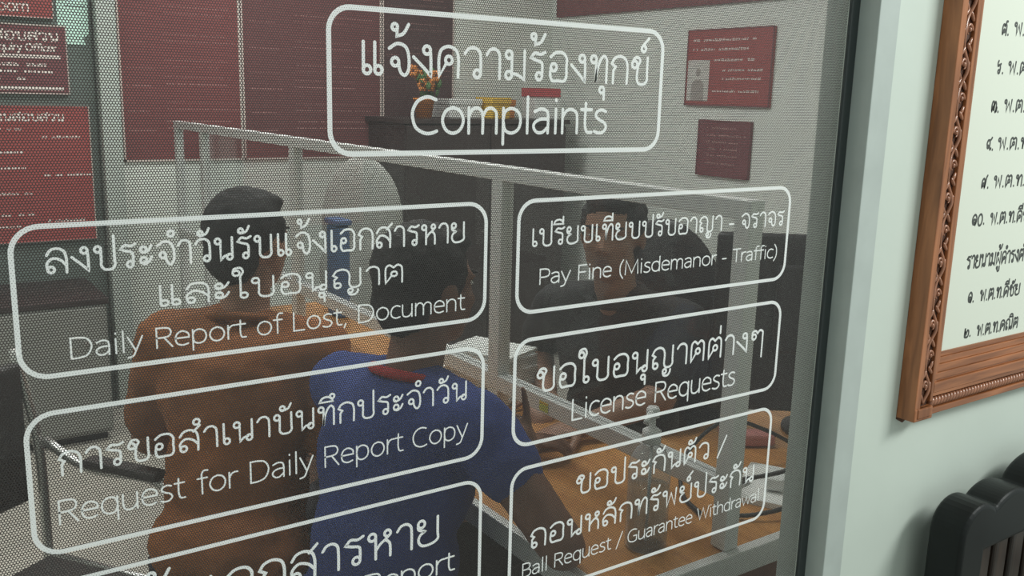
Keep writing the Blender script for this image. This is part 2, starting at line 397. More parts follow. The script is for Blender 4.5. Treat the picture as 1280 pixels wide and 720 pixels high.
g('๗', .82, circ(.26,.38,.10), P(.16,.36,.10,.1,.04,.5,.14,.88,.30,.88,.36,.6,.36,.1,'s',.40,.6,.52,.88,.66,.7,.64,.2,.58,.02,.74,.1,.78,.4))
g('๘', .72, circ(.22,.30,.10), P(.12,.34,.06,.6,.2,.86,.42,.82,.46,.6,.46,.3,.56,.06,.66,.16), P(.42,.82,.6,.96,.70,1.08))
g('๙', .74, circ(.28,.34,.11), P(.18,.28,.08,.1,.04,.4,.12,.76,.28,.86,.42,.7,.44,.4,.44,.06,.54,.5,.60,.9,.72,1.12))
# latin
O_ = lambda w, h: ('p', [(w/2, h), (w*.82, h*.88), (w, h*.5), (w*.82, h*.12), (w/2, 0), (w*.18, h*.12), (0, h*.5), (w*.18, h*.88), (w/2, h)])
X = .72
def sh(st, dx):
    if st[0] == 'c': return ('c', st[1]+dx, *st[2:])
    return ('p', [(x+dx, y) for x, y in st[1]])
g('C', .72, P(.62,.93,.42,1,.2,.9,.07,.65,.06,.42,.15,.14,.36,0,.50,0,.64,.06))
g('D', .80, P(.08,0,.08,1,'s',.3,1,'s',.56,.92,.70,.66,.70,.4,.56,.10,.3,0,'s',.08,0))
g('R', .66, P(.08,0,.08,1,'s',.32,1,'s',.5,.94,.57,.76,.5,.56,.30,.5,'s',.08,.5), P(.33,.5,'s',.60,0))
g('L', .56, P(.08,1,.08,0,'s',.50,0))
g('P', .62, P(.08,0,.08,1,'s',.32,1,'s',.5,.94,.57,.74,.5,.52,.30,.46,'s',.08,.46))
g('F', .56, P(.08,0,.08,1,'s',.50,1), P(.08,.52,.45,.52))
g('M', .92, P(.08,0,.12,1,'s',.46,.08,'s',.80,1,'s',.84,0))
g('T', .58, P(.02,1,.56,1), P(.29,1,.29,0))
g('B', .64, P(.08,0,.08,1,'s',.32,1,'s',.48,.94,.53,.78,.46,.6,.30,.53,'s',.5,.48,.58,.28,.5,.08,.32,0,'s',.08,0), P(.08,.53,.30,.53))
g('G', .76, P(.66,.93,.44,1,.2,.9,.07,.65,.06,.42,.16,.12,.38,0,.52,0,.68,.08,'s',.68,.46,'s',.46,.46))
g('W', 1.0, P(.03,1,.25,0,'s',.49,.95,'s',.73,0,'s',.96,1))
g('I', .26, P(.13,0,.13,1))
g('O', .82, sh(O_(.68, 1), .07))
BOWL = P(.08,.40,.14,.64,.30,X,.48,.62,.55,.36,.48,.1,.30,0,.14,.08,.08,.34)
BOWLR = P(.53,.40,.47,.64,.31,X,.13,.62,.06,.36,.13,.1,.31,0,.47,.08,.53,.34)
g('a', .56, P(.08,.64,.26,X,.42,.66,.46,.5,.46,0), P(.46,.42,.24,.41,.08,.30,.06,.16,.16,.02,.30,.02,.46,.18))
g('c', .50, P(.46,.66,.32,X,.15,.64,.06,.40,.10,.12,.28,0,.46,.05))
g('d', .62, BOWLR, P(.53,1.06,.53,0))
g('e', .58, P(.07,.38,.52,.38,'s',.50,.58,.30,X,.13,.62,.06,.38,.12,.1,.30,0,.49,.06))
g('f', .38, P(.38,1.05,.26,1.06,.18,.92,.18,.6,.18,0), P(.03,X,.36,X))
g('h', .60, P(.08,0,.08,1.06), P(.08,.48,.2,.68,.34,X,.48,.62,.51,.42,.51,0))
g('i', .24, P(.12,0,.12,X), P(.12,.97,.12,1.0))
g('l', .24, P(.12,0,.12,1.06))
g('m', .90, P(.08,0,.08,X), P(.08,.48,.18,.68,.30,X,.41,.62,.44,.42,.44,0), P(.44,.48,.54,.68,.66,X,.78,.62,.80,.42,.80,0))
g('n', .60, P(.08,0,.08,X), P(.08,.48,.2,.68,.34,X,.48,.62,.51,.42,.51,0))
g('o', .64, sh(O_(.52, X), .06))
g('p', .62, BOWL, P(.08,X,.08,-.32))
g('q', .62, BOWLR, P(.53,X,.53,-.32))
g('r', .38, P(.08,0,.08,X), P(.08,.44,.16,.64,.26,.71,.37,.71))
g('s', .48, P(.40,.67,.26,X,.12,.64,.10,.52,.22,.40,.36,.32,.42,.18,.32,.02,.18,0,.06,.05))
g('t', .38, P(.16,.92,.16,.2,.22,.03,.36,.02), P(.03,X,.34,X))
g('u', .60, P(.08,X,.08,.26,.13,.06,.26,0,.40,.06,.51,.26), P(.51,X,.51,0))
g('w', .80, P(.03,X,.20,0,'s',.40,.66,'s',.58,0,'s',.76,X))
g('y', .54, P(.03,X,.28,.02), P(.51,X,.28,.02,.18,-.24,.02,-.30))
g('(', .34, P(.28,1.06,.14,.76,.10,.4,.14,.06,.28,-.24))
g(')', .34, P(.06,1.06,.20,.76,.24,.4,.20,.06,.06,-.24))
g('-', .40, P(.06,.36,.32,.36))
g('/', .44, P(.02,-.14,.42,1.1))
g('.', .26, P(.12,.03,.12,.06))
g(',', .26, P(.14,.05,.08,-.16))
UPPER = set('ัิีึ')
def text_width(t):
    return sum(.36 if c == ' ' else G[c][0] for c in t)
def ribbon(bm, pts, hw, y, yt=0.0):
    n = len(pts)
    if n == 1: return
    closed = (pts[0]-pts[-1]).length < 1e-7
    if closed: pts = pts[:-1]; n -= 1
    L_, R2 = [], []
    for i, p in enumerate(pts):
        a = pts[i-1] if (i > 0 or closed) else p
        b = pts[(i+1) % n] if (i < n-1 or closed) else p
        d1 = (p-a); d2 = (b-p)
        d1 = d1.normalized() if d1.length > 1e-9 else d2.normalized()
        d2 = d2.normalized() if d2.length > 1e-9 else d1
        n1 = Vector((-d1.y, d1.x)); n2 = Vector((-d2.y, d2.x)); m = n1+n2
        if m.length < 0.35: m = n1; k = 1.0
        else:
            m.normalize(); k = min(1/max(m.dot(n1), .3), 1.6)
        L_.append(bm.verts.new((p.x+m.x*hw*k, y, p.y+m.y*hw*k))); R2.append(bm.verts.new((p.x-m.x*hw*k, y, p.y-m.y*hw*k)))
    rng = range(n) if closed else range(n-1)
    for i in rng:
        j = (i+1) % n
        try: bm.faces.new((L_[i], R2[i], R2[j], L_[j]))
        except ValueError: pass
    if not closed:
        for e, sgn in ((0, -1), (n-1, 1)):
            p = pts[e]; q = pts[1] if e == 0 else pts[n-2]
            d = (p-q).normalized(); nn = Vector((-d.y, d.x))
            vs = []
            for k in range(0, 7):
                a = -math.pi/2 + math.pi*k/6
                w = p + d*math.cos(a)*hw + nn*math.sin(a)*hw
                vs.append(bm.verts.new((w.x, y, w.y)))
            bm.faces.new(vs if True else vs)
def lettering(bm, text, x0, x1, z, H, sw, y=0.0, slant=0.0, zslope=0.0):
    """draws the words as round-ended strokes in the plane y = const, from x0 to x1"""
    sx = (x1-x0)/text_width(text)
    cx = 0.0; prev_upper = False; yo = 0
    for ch in text:
        if ch == ' ': cx += .36; prev_upper = False; continue
        w, st, mark = G[ch]
        thai = ch > '\u0e00'
        bear = 0.0 if mark else .07*w if thai else 0.0
        ox = cx - .12 if mark else cx
        oy = .42 if (mark and ch in '่้' and prev_upper) else 0.0
        if mark: prev_upper = ch in UPPER
        else: prev_upper = False
        for s in st:
            if s[0] == 'c':
                _, a, b, r, ry = s
                if thai:
                    r2 = ry*max(.8, min(1.3, .87*sx/H)); b += (r2-ry)*(1 if b < .3 else -1 if .6 < b < 1.05 else 0); ry = r2
                pts = [Vector((a+r*math.cos(2*math.pi*k/16), b+ry*math.sin(2*math.pi*k/16))) for k in range(17)]
                pts[-1] = pts[0].copy()
            else:
                pts = smooth_path([Vector((a, b)) for a, b in s[1]], 6)
            pts = [Vector((x0+(ox+(p.x*.87 if thai else p.x)+bear)*sx, z+(p.y+oy)*H)) for p in pts]
            ribbon(bm, pts, sw/2, y - 0.000004*(yo % 7)); yo += 1
        cx += w
    return bm
def faint_lines(part, m, x0, x1, zs, h, y, density=0.8, seed=1, indent=None):
    """rows of print too small to read: short strokes with gaps"""
    rnd = random.Random(seed)
    for i, z in enumerate(zs):
        bm = bmesh.new()
        x = x0 + (indent[i % len(indent)] if indent else 0); e = x1 - rnd.uniform(0, .35)*(x1-x0)
        while x < e:
            w = rnd.uniform(.5, 1.6)*h
            if rnd.random() < density:
                bm.faces.new([bm.verts.new(p) for p in ((x, y, z), (x+w, y, z), (x+w, y, z+h*rnd.uniform(.6, 1)), (x, y, z+h*rnd.uniform(.6, 1)))])
            x += w + h*.35
        po = part('print_row', bm, m)
        po['kind'] = 'stuff'
def rrect(x0, x1, z0, z1, r, n=8):
    pts = []
    for cx, cz, a0 in ((x1-r, z1-r, 0), (x0+r, z1-r, 90), (x0+r, z0+r, 180), (x1-r, z0+r, 270)):
        for k in range(n+1):
            a = math.radians(a0 + 90*k/n); pts.append(Vector((cx+r*math.cos(a), cz+r*math.sin(a))))
    pts.append(pts[0].copy())
    return pts

# ------------------------------------------------------------------ the setting
XR, YB, ZC = 3.55, 4.75, 2.9          # room: side wall, back wall, ceiling
XL = -1.2
PX0, PX1, PZ0, PZ1 = -0.003, 1.0865, 0.42, 2.02   # glass
bm = BX(XL, XR, 0.87, YB, -0.05, 0.0)
struct('floor', bm, M['floor_in'], 'tiled floor of the office behind the glass')
f2 = struct('floor_outside', BX(-2.2, 3.6, -2.6, 0.87, -0.05, 0.0), M['floor_out'], 'tiled corridor floor in front of the window')
struct('ceiling', BX(XL, XR, 0.87, YB, ZC, ZC+.05), M['ceiling'], 'white ceiling of the office')
struct('wall_back', BX(XL-.1, XR+.1, YB, YB+.1, 0, ZC+.05), M['wall_in'], 'pale rear wall of the office')
struct('wall_right', BX(XR, XR+.1, 0.87, YB, 0, ZC+.05), M['wall_in'], 'pale side wall of the office with two small maroon notices')
struct('wall_left', BX(XL-.1, XL, 0.87, YB, 0, ZC+.05), M['wall_in'], 'left side wall of the office')
bm = bmesh.new()
for x0, x1, z0, z1 in ((-2.2, -.05, 0, 2.95), (1.128, 3.65, 0, 2.95), (-.05, 1.128, 0, .37), (-.05, 1.128, 2.07, 2.95)):
    box(bm, x0, x1, .775, .87, z0, z1)
struct('wall_front', bm, M['wall_out'], 'pale green white corridor wall around the window')
bm = BX(-.55, .905, YB-.035, YB, .02, 2.62); box(bm, -.50, .86, YB-.040, YB-.034, .10, .62)
struct('door_1', bm, M['door'], 'grey green door panel on the rear wall carrying the signs', bevel=.004)
struct('trim_1', BX(.915, 1.0, YB-.10, YB, 0, ZC), M['column'], 'narrow white column on the rear wall between the signs and the banners', bevel=.004)

win = bpy.data.objects.new('window_1', None); COL.objects.link(win); win.location = (0, 0, 0)
tag(win, 'grey aluminium framed window covered with dark perforated film', 'window', kind='structure')
bm = bmesh.new()
FO, FI = .763, .846
box(bm, 1.095, 1.138, FO, FI, .37, 2.07); box(bm, -.055, -.012, FO, FI, .37, 2.07)
box(bm, -.012, 1.095, FO, FI, .37, .412); box(bm, -.012, 1.095, FO, FI, 2.028, 2.07)
obj('window_frame', bm, M['alu'], win, bevel=.0012)
bm = bmesh.new()
for x0, x1, z0, z1 in ((1.078, 1.095, .412, 2.028), (-.012, .005, .412, 2.028), (.005, 1.078, .412, .429), (.005, 1.078, 2.011, 2.028)):
    box(bm, x0, x1, .793, .7985, z0, z1)
obj('gasket', bm, M['rubber'], win, bevel=.0015)
obj('glass_pane', BX(-.006, 1.09, .8012, .8062, .418, 2.022), M['glass'], win)
bm = bmesh.new()
bm.faces.new([bm.verts.new(p) for p in ((.003, .8004, .427), (1.08, .8004, .427), (1.08, .8004, 2.013), (.003, .8004, 2.013))])
obj('perforated_film', bm, M['film'], win)

# ------------------------------------------------------------------ white lettered panels on the window
def panel(label, x0, x1, z0, z1, lw, rows, group='white lettered panels on the window'):
    t = thing('window_lettering', label, 'sign', ((x0+x1)/2, .8, z0), group=group)
    def part(name, bm):
        o = obj(name, bm, M['vinyl'], t)
        o.matrix_parent_inverse = Matrix.Translation(-Vector(((x0+x1)/2, .8, z0)))
        return o
    bm = bmesh.new(); ribbon(bm, rrect(x0, x1, z0, z1, .021), lw/2, .8); part('border_line', bm)
    for name, segs in rows:
        bm = bmesh.new()
        for tx, a, b, z, H, sw in segs: lettering(bm, tx, a, b, z, H, sw, .7999)
        part(name, bm)
    return t
LX0, LX1, RX0, RX1 = .0854, .521, .562, .996
panel('white outlined panel reading Complaints, topmost on the glass', .350, .754, 1.4917, 1.6222, .0048, [
    ('thai_line', [('แจ้งความร้องทุกข์', .378, .736, 1.5645, .0285, .0033)]),
    ('english_line', [('Complaints', .432, .678, 1.5105, .0345, .0034)])])
panel('white outlined panel reading Daily Report of Lost, above the Daily Report Copy panel', LX0, LX1, 1.3184, 1.4397, .0041, [
    ('thai_line', [('ลงประจำวันรับแจ้งเอกสารหาย', .108, .497, 1.402, .0195, .0022), ('และใบอนุญาต', .190, .428, 1.3665, .0175, .0020)]),
    ('english_line', [('Daily Report of Lost, Document', .121, .497, 1.3305, .0172, .0015)])])
panel('white outlined panel reading Request for Daily Report Copy', LX0, LX1, 1.166, 1.2874, .0041, [
    ('thai_line', [('การขอสำเนาบันทึกประจำวัน', .106, .503, 1.233, .0195, .0021)]),
    ('english_line', [('Request for Daily Report Copy', .103, .503, 1.1905, .0205, .0016)])])
panel('white outlined panel cut off at the bottom left, its Thai line large', LX0, LX1, .9762, 1.1379, .0040, [
    ('thai_line', [('แจ้งเอกสารหาย', .134, .472, 1.0785, .0295, .0031)]),
    ('english_line', [('Lost Document Report', .118, .489, 1.040, .0225, .0021)])])
panel('white outlined panel reading Pay Fine, right side below the maroon notices', RX0, RX1, 1.3184, 1.4397, .0044, [
    ('thai_line', [('เปรียบเทียบปรับอาญา - จราจร', .578, .988, 1.3905, .0185, .0022)]),
    ('english_line', [('Pay Fine (Misdemanor - Traffic)', .590, .980, 1.348, .0165, .0017)])])
panel('white outlined panel reading License Requests', RX0, RX1, 1.166, 1.2874, .0044, [
    ('thai_line', [('ขอใบอนุญาตต่างๆ', .590, .970, 1.2255, .0260, .0030)]),
    ('english_line', [('License Requests', .642, .917, 1.183, .0245, .0023)])])
panel('white outlined panel reading Ball Request and Guarantee Withdrawal, in front of the clear bottle', RX0, RX1, .9762, 1.1379, .0044, [
    ('thai_line', [('ขอประกันตัว /', .653, .909, 1.0885, .0225, .0027), ('ถอนหลักทรัพย์ประกัน', .589, .972, 1.0365, .0225, .0027)]),
    ('english_line', [('Ball Request / Guarantee Withdrawal', .579, .985, 1.003, .0168, .0016)])])

# ------------------------------------------------------------------ carved notice frame on the corridor wall
WY = .775
fr = thing('carved_notice_board', 'carved brown wooden frame holding a cream list of Thai lines on the corridor wall', 'frame', (1.60, WY, 1.085))
def fpart(name, bm, m, parent=None, **k):
    o = obj(name, bm, m, parent or fr, **k)
    if parent is None: o.matrix_parent_inverse = Matrix.Translation(-Vector((1.60, WY, 1.085)))
    return o
FX0, FX1, FZ1 = 1.2536, 1.946, 2.06
def stile(x0, x1):
    flip = x0 > 1.5
    a, b = (x0, x1)
    bm = bmesh.new()
    s = -1 if flip else 1
    o_ = b if flip else a           # outer edge
    i_ = a if flip else b           # inner edge
    lo = lambda p, q: (min(p, q), max(p, q))
    x = lo(o_, o_+s*.014); box(bm, x[0], x[1], .7458, WY, 1.092, FZ1)          # outer bead
    x = lo(o_+s*.014, o_+s*.040); box(bm, x[0], x[1], .7535, WY, 1.100, FZ1)   # sunk ground of the carving
    x = lo(o_+s*.040, o_+s*.047); box(bm, x[0], x[1], .7470, WY, 1.110, FZ1)
    x = lo(o_+s*.047, o_+s*.056); box(bm, x[0], x[1], .7490, WY, 1.120, FZ1)
    x = lo(o_+s*.056, o_+s*.063); box(bm, x[0], x[1], .7520, WY, 1.160, FZ1)
    x = lo(o_+s*.063, o_+s*.068); box(bm, x[0], x[1], .7545, WY, 1.172, FZ1)
    return bm
fpart('frame_side', stile(FX0, FX0+.068), M['frame_wood'], bevel=.0012)
fpart('frame_side', stile(FX1-.068, FX1), M['frame_wood'], bevel=.0012)
def rail(z0, sgn):
    bm = bmesh.new(); xa, xb = FX0+.046, FX1-.046
    prof = [(0, .010, .7500), (.010, .030, .7560), (.030, .036, .7475), (.036, .052, .7465), (.052, .056, .7500), (.056, .066, .7478), (.066, .078, .7500), (.078, .088, .7525), (.088, .096, .7548)]
    for a, b, y in prof:
        za, zb = sorted((z0+sgn*a, z0+sgn*b)); box(bm, xa, xb, y, WY, za, zb)
    return bm
fpart('frame_rail', rail(1.087, 1), M['frame_wood_h'], bevel=.0010)
fpart('frame_rail', rail(FZ1, -1), M['frame_wood_h'], bevel=.0010)
def corner_block(x0, x1):
    bm = bmesh.new(); box(bm, x0-.0006, x1, .7445, WY, 1.084, 1.104); box(bm, x0+.006, x1-.004, .7430, .75, 1.088, 1.104)
    return bm
fpart('corner_block', corner_block(FX0, FX0+.047), M['frame_wood'], bevel=.002)
fpart('corner_block', corner_block(FX1-.047, FX1+.0006), M['frame_wood'], bevel=.002)
def carving(xc, z0, z1):
    """a scrolling vine with leaves and berries in the sunk channel"""
    bm = bmesh.new(); per = .094; n = int((z1-z0)/.003); pts = []
    for i in range(n):
        z = z0 + i*.003; pts.append((xc + .0084*math.sin(2*math.pi*(z-z0)/per), .7505 + .0015*math.cos(4*math.pi*(z-z0)/per), z))
    tube(bm, pts, .0027, 8)
    k = 0; z = z0 + per*.25
    while z < z1-.01:
        s = 1 if k % 2 == 0 else -1
        cz = z + .004
        sp = [(xc - s*(.0015 + .0072*math.cos(a)*(1-.45*a/4.7)), .7495, cz + .0095*math.sin(a)*(1-.45*a/4.7)) for a in [j*.3 for j in range(16)]]
        tube(bm, sp, [.0026 - .0001*j for j in range(16)], 8)
        ell(bm, (xc - s*.002, .7490, cz+.001), (.0030, .0030, .0038), sub=2)
        for dz, dx, ro in ((.019, -s*.007, .6*s), (-.016, -s*.008, -.5*s), (.024, s*.008, -.7*s), (-.002, s*.0095, .3*s)):
            ell(bm, (xc+dx, .7500, cz+dz), (.0028, .0026, .0088), Matrix.Rotation(ro, 3, 'Y'), sub=2)
        z += per*.5; k += 1
    return bm
fpart('carved_scroll', carving(FX0+.027, 1.108, FZ1-.01), M['frame_carve'], smooth=True)
fpart('carved_scroll', carving(FX1-.027, 1.108, FZ1-.01), M['frame_carve'], smooth=True)
for xa in (FX0+.0142, FX1-.0398):
    fpart('carving_ground', BX(xa, xa+.0256, .7526, .7536, 1.104, FZ1-.002), M['frame_dark'])
def rope(z):
    bm = bmesh.new(); x = FX0+.050
    while x < FX1-.050:
        ell(bm, (x, .7525, z), (.0036, .0060, .0088), Matrix.Rotation(.45, 3, 'Y'), sub=2); x += .0084
    return bm
fpart('rope_moulding', rope(1.107), M['frame_carve'], smooth=True)
fpart('rope_moulding', rope(FZ1-.020), M['frame_carve'], smooth=True)
fpart('paper_sheet', BX(FX0+.062, FX1-.062, .757, .760, 1.17, FZ1-.09), M['paper'])
TB = [('๕.', 1.3800, 1.4010, 1.6525, 0), ('พ.ต.ท.', 1.4125, 1.505, 1.6545, 0), ('๖.', 1.3790, 1.4000, 1.5975, 0), ('พ.ต.ท.', 1.4095, 1.504, 1.5985, 0),
      ('๗.', 1.3776, 1.4010, 1.5415, 0), ('พ.ต.ท.', 1.4122, 1.506, 1.5430, 0), ('๘.', 1.3775, 1.3990, 1.4855, 0), ('พ.ต.ท.ค', 1.4087, 1.528, 1.4865, 0),
      ('๙.', 1.3775, 1.4000, 1.4285, 0), ('พ.ต.ท.บุ', 1.4110, 1.528, 1.4290, 0), ('๑๐.', 1.3643, 1.4020, 1.3735, 0), ('พ.ต.ท.ดีชัย', 1.4150, 1.551, 1.3720, 0),
      ('รายนามผู้ดำรงตำ', 1.3646, 1.545, 1.3070, 1),
      ('๑.', 1.3809, 1.4000, 1.2520, 0), ('พ.ต.ท.ดีชัย', 1.4146, 1.5360, 1.2510, 0), ('๒.', 1.3821, 1.4040, 1.1965, 0), ('พ.ต.ท.คณิต', 1.4187, 1.5450, 1.1940, 0)]
for tx, a, b, z, h in TB:
    bm = bmesh.new(); lettering(bm, tx, a, b, z, .0172 if not h else .019, .0036, .7569)
    fpart('printed_words', bm, M['ink'])
fpart('wall_hook', tube(bmesh.new(), [(1.257, WY, 1.083), (1.257, .766, 1.081), (1.257, .764, 1.085)], .003), M['frame_dark'])

# ------------------------------------------------------------------ black carved chair under the frame
CX = 1.60
ch = thing('wooden_chair', 'black lacquered wooden chair with scalloped slatted back below the carved frame', 'chair', (CX, .45, 0))
def cpart(name, bm, m, **k):
    o = obj(name, bm, m, ch, **k); o.matrix_parent_inverse = Matrix.Translation(-Vector((CX, .45, 0))); return o
YF, YK = .682, .740
def extr(prof, y0, y1):
    bm = bmesh.new(); a = [bm.verts.new((x, y0, z)) for x, z in prof]; b = [bm.verts.new((x, y1, z)) for x, z in prof]
    n = len(prof); bm.faces.new(list(a)); bm.faces.new(list(reversed(b)))
    for i in range(n): bm.faces.new((a[i], b[i], b[(i+1) % n], a[(i+1) % n]))
    bmesh.ops.recalc_face_normals(bm, faces=bm.faces)
    return bm
def lobe(cx, cz, rx, rz, a0, a1, n=12):
    return [(cx+rx*math.cos(math.radians(a0+(a1-a0)*k/n)), cz+rz*math.sin(math.radians(a0+(a1-a0)*k/n))) for k in range(n+1)]
def extr_z(prof, z0, z1):
    bm = extr(prof, 0, 1)
    for v in bm.verts: v.co = Vector((v.co.x, v.co.z, z0 + v.co.y*(z1-z0)))
    bmesh.ops.recalc_face_normals(bm, faces=bm.faces)
    return bm
LOBES = [(1.372, .902, .052, .047), (1.464, .912, .064, .041), (1.60, .925, .084, .050), (1.736, .912, .064, .041), (1.828, .902, .052, .047)]
def crest(x):
    return max([cz+rz*math.sqrt(max(0, 1-((x-cx)/rx)**2)) for cx, cz, rx, rz in LOBES if abs(x-cx) <= rx] or [.90])
xs = [1.32+.052*(1-math.cos(math.pi/2*q/8)) for q in range(9)] + [1.372+.456*q/64 for q in range(1, 64)] + [1.88-.052*(1-math.cos(math.pi/2*q/8)) for q in range(8, -1, -1)]
left = [(x, crest(x)) for x in xs]; right = [left[-1]]
prof = left + right[1:] + [(1.88, 0), (1.812, 0), (1.812, .868), (1.388, .868), (1.388, 0), (1.32, 0)]
cpart('back_frame', extr(prof, YF, YK), M['black_wood'], bevel=.008, segs=4)
bm = bmesh.new(); box(bm, 1.388, 1.812, YF+.004, YK-.006, .47, .53); cpart('lower_rail', bm, M['black_wood'], bevel=.006)
x = 1.397
while x < 1.80:
    cpart('back_slat', BX(x, x+.040, YF+.014, YF+.030, .525, .872), M['cane'], bevel=.004)
    x += .0523
bm = BX(1.31, 1.89, .22, .735, .41, .45); cpart('seat', bm, M['black_wood'], bevel=.012, segs=3)
for x0 in (1.325, 1.825):
    cpart('front_leg', BX(x0, x0+.05, .235, .285, 0, .415), M['black_wood'], bevel=.008)
    cpart('armrest', BX(x0-.003, x0+.053, .215, .70, .635, .665), M['black_wood'], bevel=.012, segs=3)
    cpart('arm_post', BX(x0+.005, x0+.045, .24, .28, .445, .64), M['black_wood'], bevel=.008)

# ------------------------------------------------------------------ signs and banners inside the room
SY = YB-.004
def board(name, label, cat, x0, x1, z0, z1, m, edge=True, thick=.014, group=None, edge_w=.004):
    YW = YB-.0405 if name == 'wall_sign' else YB
    t = thing(name, label, cat, ((x0+x1)/2, YW, z0), group=group or {'wall_sign': 'maroon signs on the rear door', 'wall_banner': 'maroon banners on the rear wall'}[name])
    inv = Matrix.Translation(-Vector(((x0+x1)/2, YW, z0)))
    yf = YW-thick
    def part(nm, bm, mm, **k):
        o = obj(nm, bm, mm, t, **k); o.matrix_parent_inverse = inv; return o
    part('board', BX(x0, x1, yf, YW-.001, z0, z1), m)
    if edge:
        bm = bmesh.new()
        for a in ((x0, x1, z0, z0+edge_w), (x0, x1, z1-edge_w, z1), (x0, x0+edge_w, z0, z1), (x1-edge_w, x1, z0, z1)): box(bm, a[0], a[1], yf-.003, yf+.001, a[2], a[3])
        part('edge_trim', bm, M['trim_line'])
    return t, part, yf-.0006
t, part, y = board('wall_sign', 'maroon sign ending in Room, at the top left above the plum sign', 'sign', -.05, .750, 1.822, 2.25, M['red_sign'])
bm = bmesh.new(); lettering(bm, 'Room', .490, .655, 1.846, .046, .0065, y); part('lettering', bm, M['white_print'])
t, part, y = board('wall_sign', 'dark plum sign reading Inquiry Officer between two white bars', 'sign', .20, .795, 1.495, 1.794, M['plum_sign'])
bm = bmesh.new(); lettering(bm, 'พนักงานสอบสวน', .245, .765, 1.727, .034, .0075, y); part('lettering', bm, M['white_print'])
bm = bmesh.new(); lettering(bm, 'Inquiry Officer', .490, .752, 1.681, .030, .0060, y); part('lettering', bm, M['white_print'])
bm = bmesh.new(); box(bm, .22, .765, y-.001, y+.002, 1.650, 1.664); part('white_bar', bm, M['white_print'])
bm = bmesh.new(); box(bm, .22, .770, y-.001, y+.002, 1.512, 1.526); part('white_bar', bm, M['white_print'])
faint_lines(part, M['white_print'], .30, .74, (1.615, 1.585, 1.555), .014, y, .85, 3)
t, part, y = board('wall_sign', 'bright maroon sign with Thai heading and rows of print, lowest at far left', 'sign', .20, .870, .830, 1.446, M['red_sign'])
bm = bmesh.new(); lettering(bm, 'พนักงานสอบสวน', .345, .765, 1.378, .030, .0060, y); part('lettering', bm, M['white_print'])
for i, z in enumerate((1.335, 1.235, 1.165, 1.05, .955, .90)):
    faint_lines(part, M['white_print'], .42, .62, (z,), .011, y, .85, 10+i)
    if i % 2 == 0: faint_lines(part, M['white_print'], .665, .855, (z-.035,), .011, y, .85, 30+i)
def banner(label, x0, x1, z0, m, seed, rows):
    t, part, y = board('wall_banner', label, 'banner', x0, x1, z0, 2.62, m, thick=.010, edge_w=.008)
    pm = M['banner_print']
    faint_lines(part, pm, x0+.05*(x1-x0), x0+.30*(x1-x0), rows, .006, y, .9, seed)
    faint_lines(part, pm, x0+.36*(x1-x0), x1, [z+.012 for z in rows], .006, y, .9, seed+50); faint_lines(part, pm, x0+.36*(x1-x0), x1, [z+.045 for z in rows], .006, y, .9, seed+90)
rows = (2.45, 2.30, 2.15, 2.0, 1.87, 1.74, 1.62, 1.54, 1.42, 1.33)
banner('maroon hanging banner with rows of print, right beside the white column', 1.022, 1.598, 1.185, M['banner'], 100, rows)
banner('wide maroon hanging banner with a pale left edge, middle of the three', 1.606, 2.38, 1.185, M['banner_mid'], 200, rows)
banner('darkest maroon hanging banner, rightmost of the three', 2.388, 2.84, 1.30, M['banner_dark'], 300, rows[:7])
t = thing('notice_sheet', 'pale teal sheet pinned left of the white column', 'notice', (.83, YB-.036, 1.715))
inv = Matrix.Translation(-Vector((.83, YB-.036, 1.715)))
bm = extr([(.765, 2.25), (.765, 1.715), (.878, 1.715), (.868, 1.745), (.893, 1.765), (.900, 2.25)], YB-.041, YB-.0355)
o = obj('sheet', bm, M['teal'], t); o.matrix_parent_inverse = inv
bm = bmesh.new(); box(bm, .80, .885, YB-.0418, YB-.041, 1.882, 1.886); o = obj('ruled_line', bm, M['ink'], t); o.matrix_parent_inverse = inv

def side_sign(name, label, cat, y0, y1, z0, z1, m, draw=None):
    """a board on the side wall, built in its own frame: local x runs towards the window"""
    w = y1-y0
    t = thing(name, label, cat, (XR, y1, z0), rz=-math.pi/2, group='maroon notices on the side wall' if name == 'wall_notice' else None)
    def part(nm, bm, mm, **k): return obj(nm, bm, mm, t, **k)
    part('board', BX(0, w, -.016, -.001, 0, z1-z0), m)
    bm = bmesh.new(); h = z1-z0; e = .006
    for a in ((0, w, 0, e), (0, w, h-e, h), (0, e, 0, h), (w-e, w, 0, h)): box(bm, a[0], a[1], -.019, -.015, a[2], a[3])
    part('edge_trim', bm, M['plum_sign'])
    if draw: draw(part, w, h)
def portrait_notice(part, w, h):
    y = -.0168
    pm = M['trim_line']; faint_lines(part, pm, .04, w*1.0, (h*.84, h*.72), .014, y, .9, 5); faint_lines(part, pm, w*.34, w*.98, (h*.58,), .014, y, .9, 6)
    faint_lines(part, pm, w*.45, w*.95, (h*.45, h*.34), .012, y, .9, 8); faint_lines(part, pm, w*.34, w*.98, (h*.18,), .012, y, .9, 9)
    part('portrait_print', BX(.012, w*.29, -.0172, -.0160, h*.06, h*.60), M['photo_bg'])
    bm = bmesh.new()
    cx = .012+(w*.29-.012)/2; sc = h*.54
    for prof_ in ([(cx+.016*math.cos(a*math.pi/8), h*.06+sc*.70+.021*math.sin(a*math.pi/8)) for a in range(16)],
                  [(cx-.045, h*.06), (cx+.045, h*.06), (cx+.043, h*.06+sc*.40), (cx+.02, h*.06+sc*.52), (cx-.02, h*.06+sc*.52), (cx-.043, h*.06+sc*.40)]):
        bm.faces.new([bm.verts.new((x, -.0176, z)) for x, z in prof_])
    part('portrait_figure', bm, M['photo_fig'])
k = XR/2.8
side_sign('wall_notice', 'maroon notice with a small portrait, upper of two on the side wall', 'notice', 2.374*k, 2.813*k, 1.55-.0265*k, 1.55+.269*k, M['red_sign'], portrait_notice)
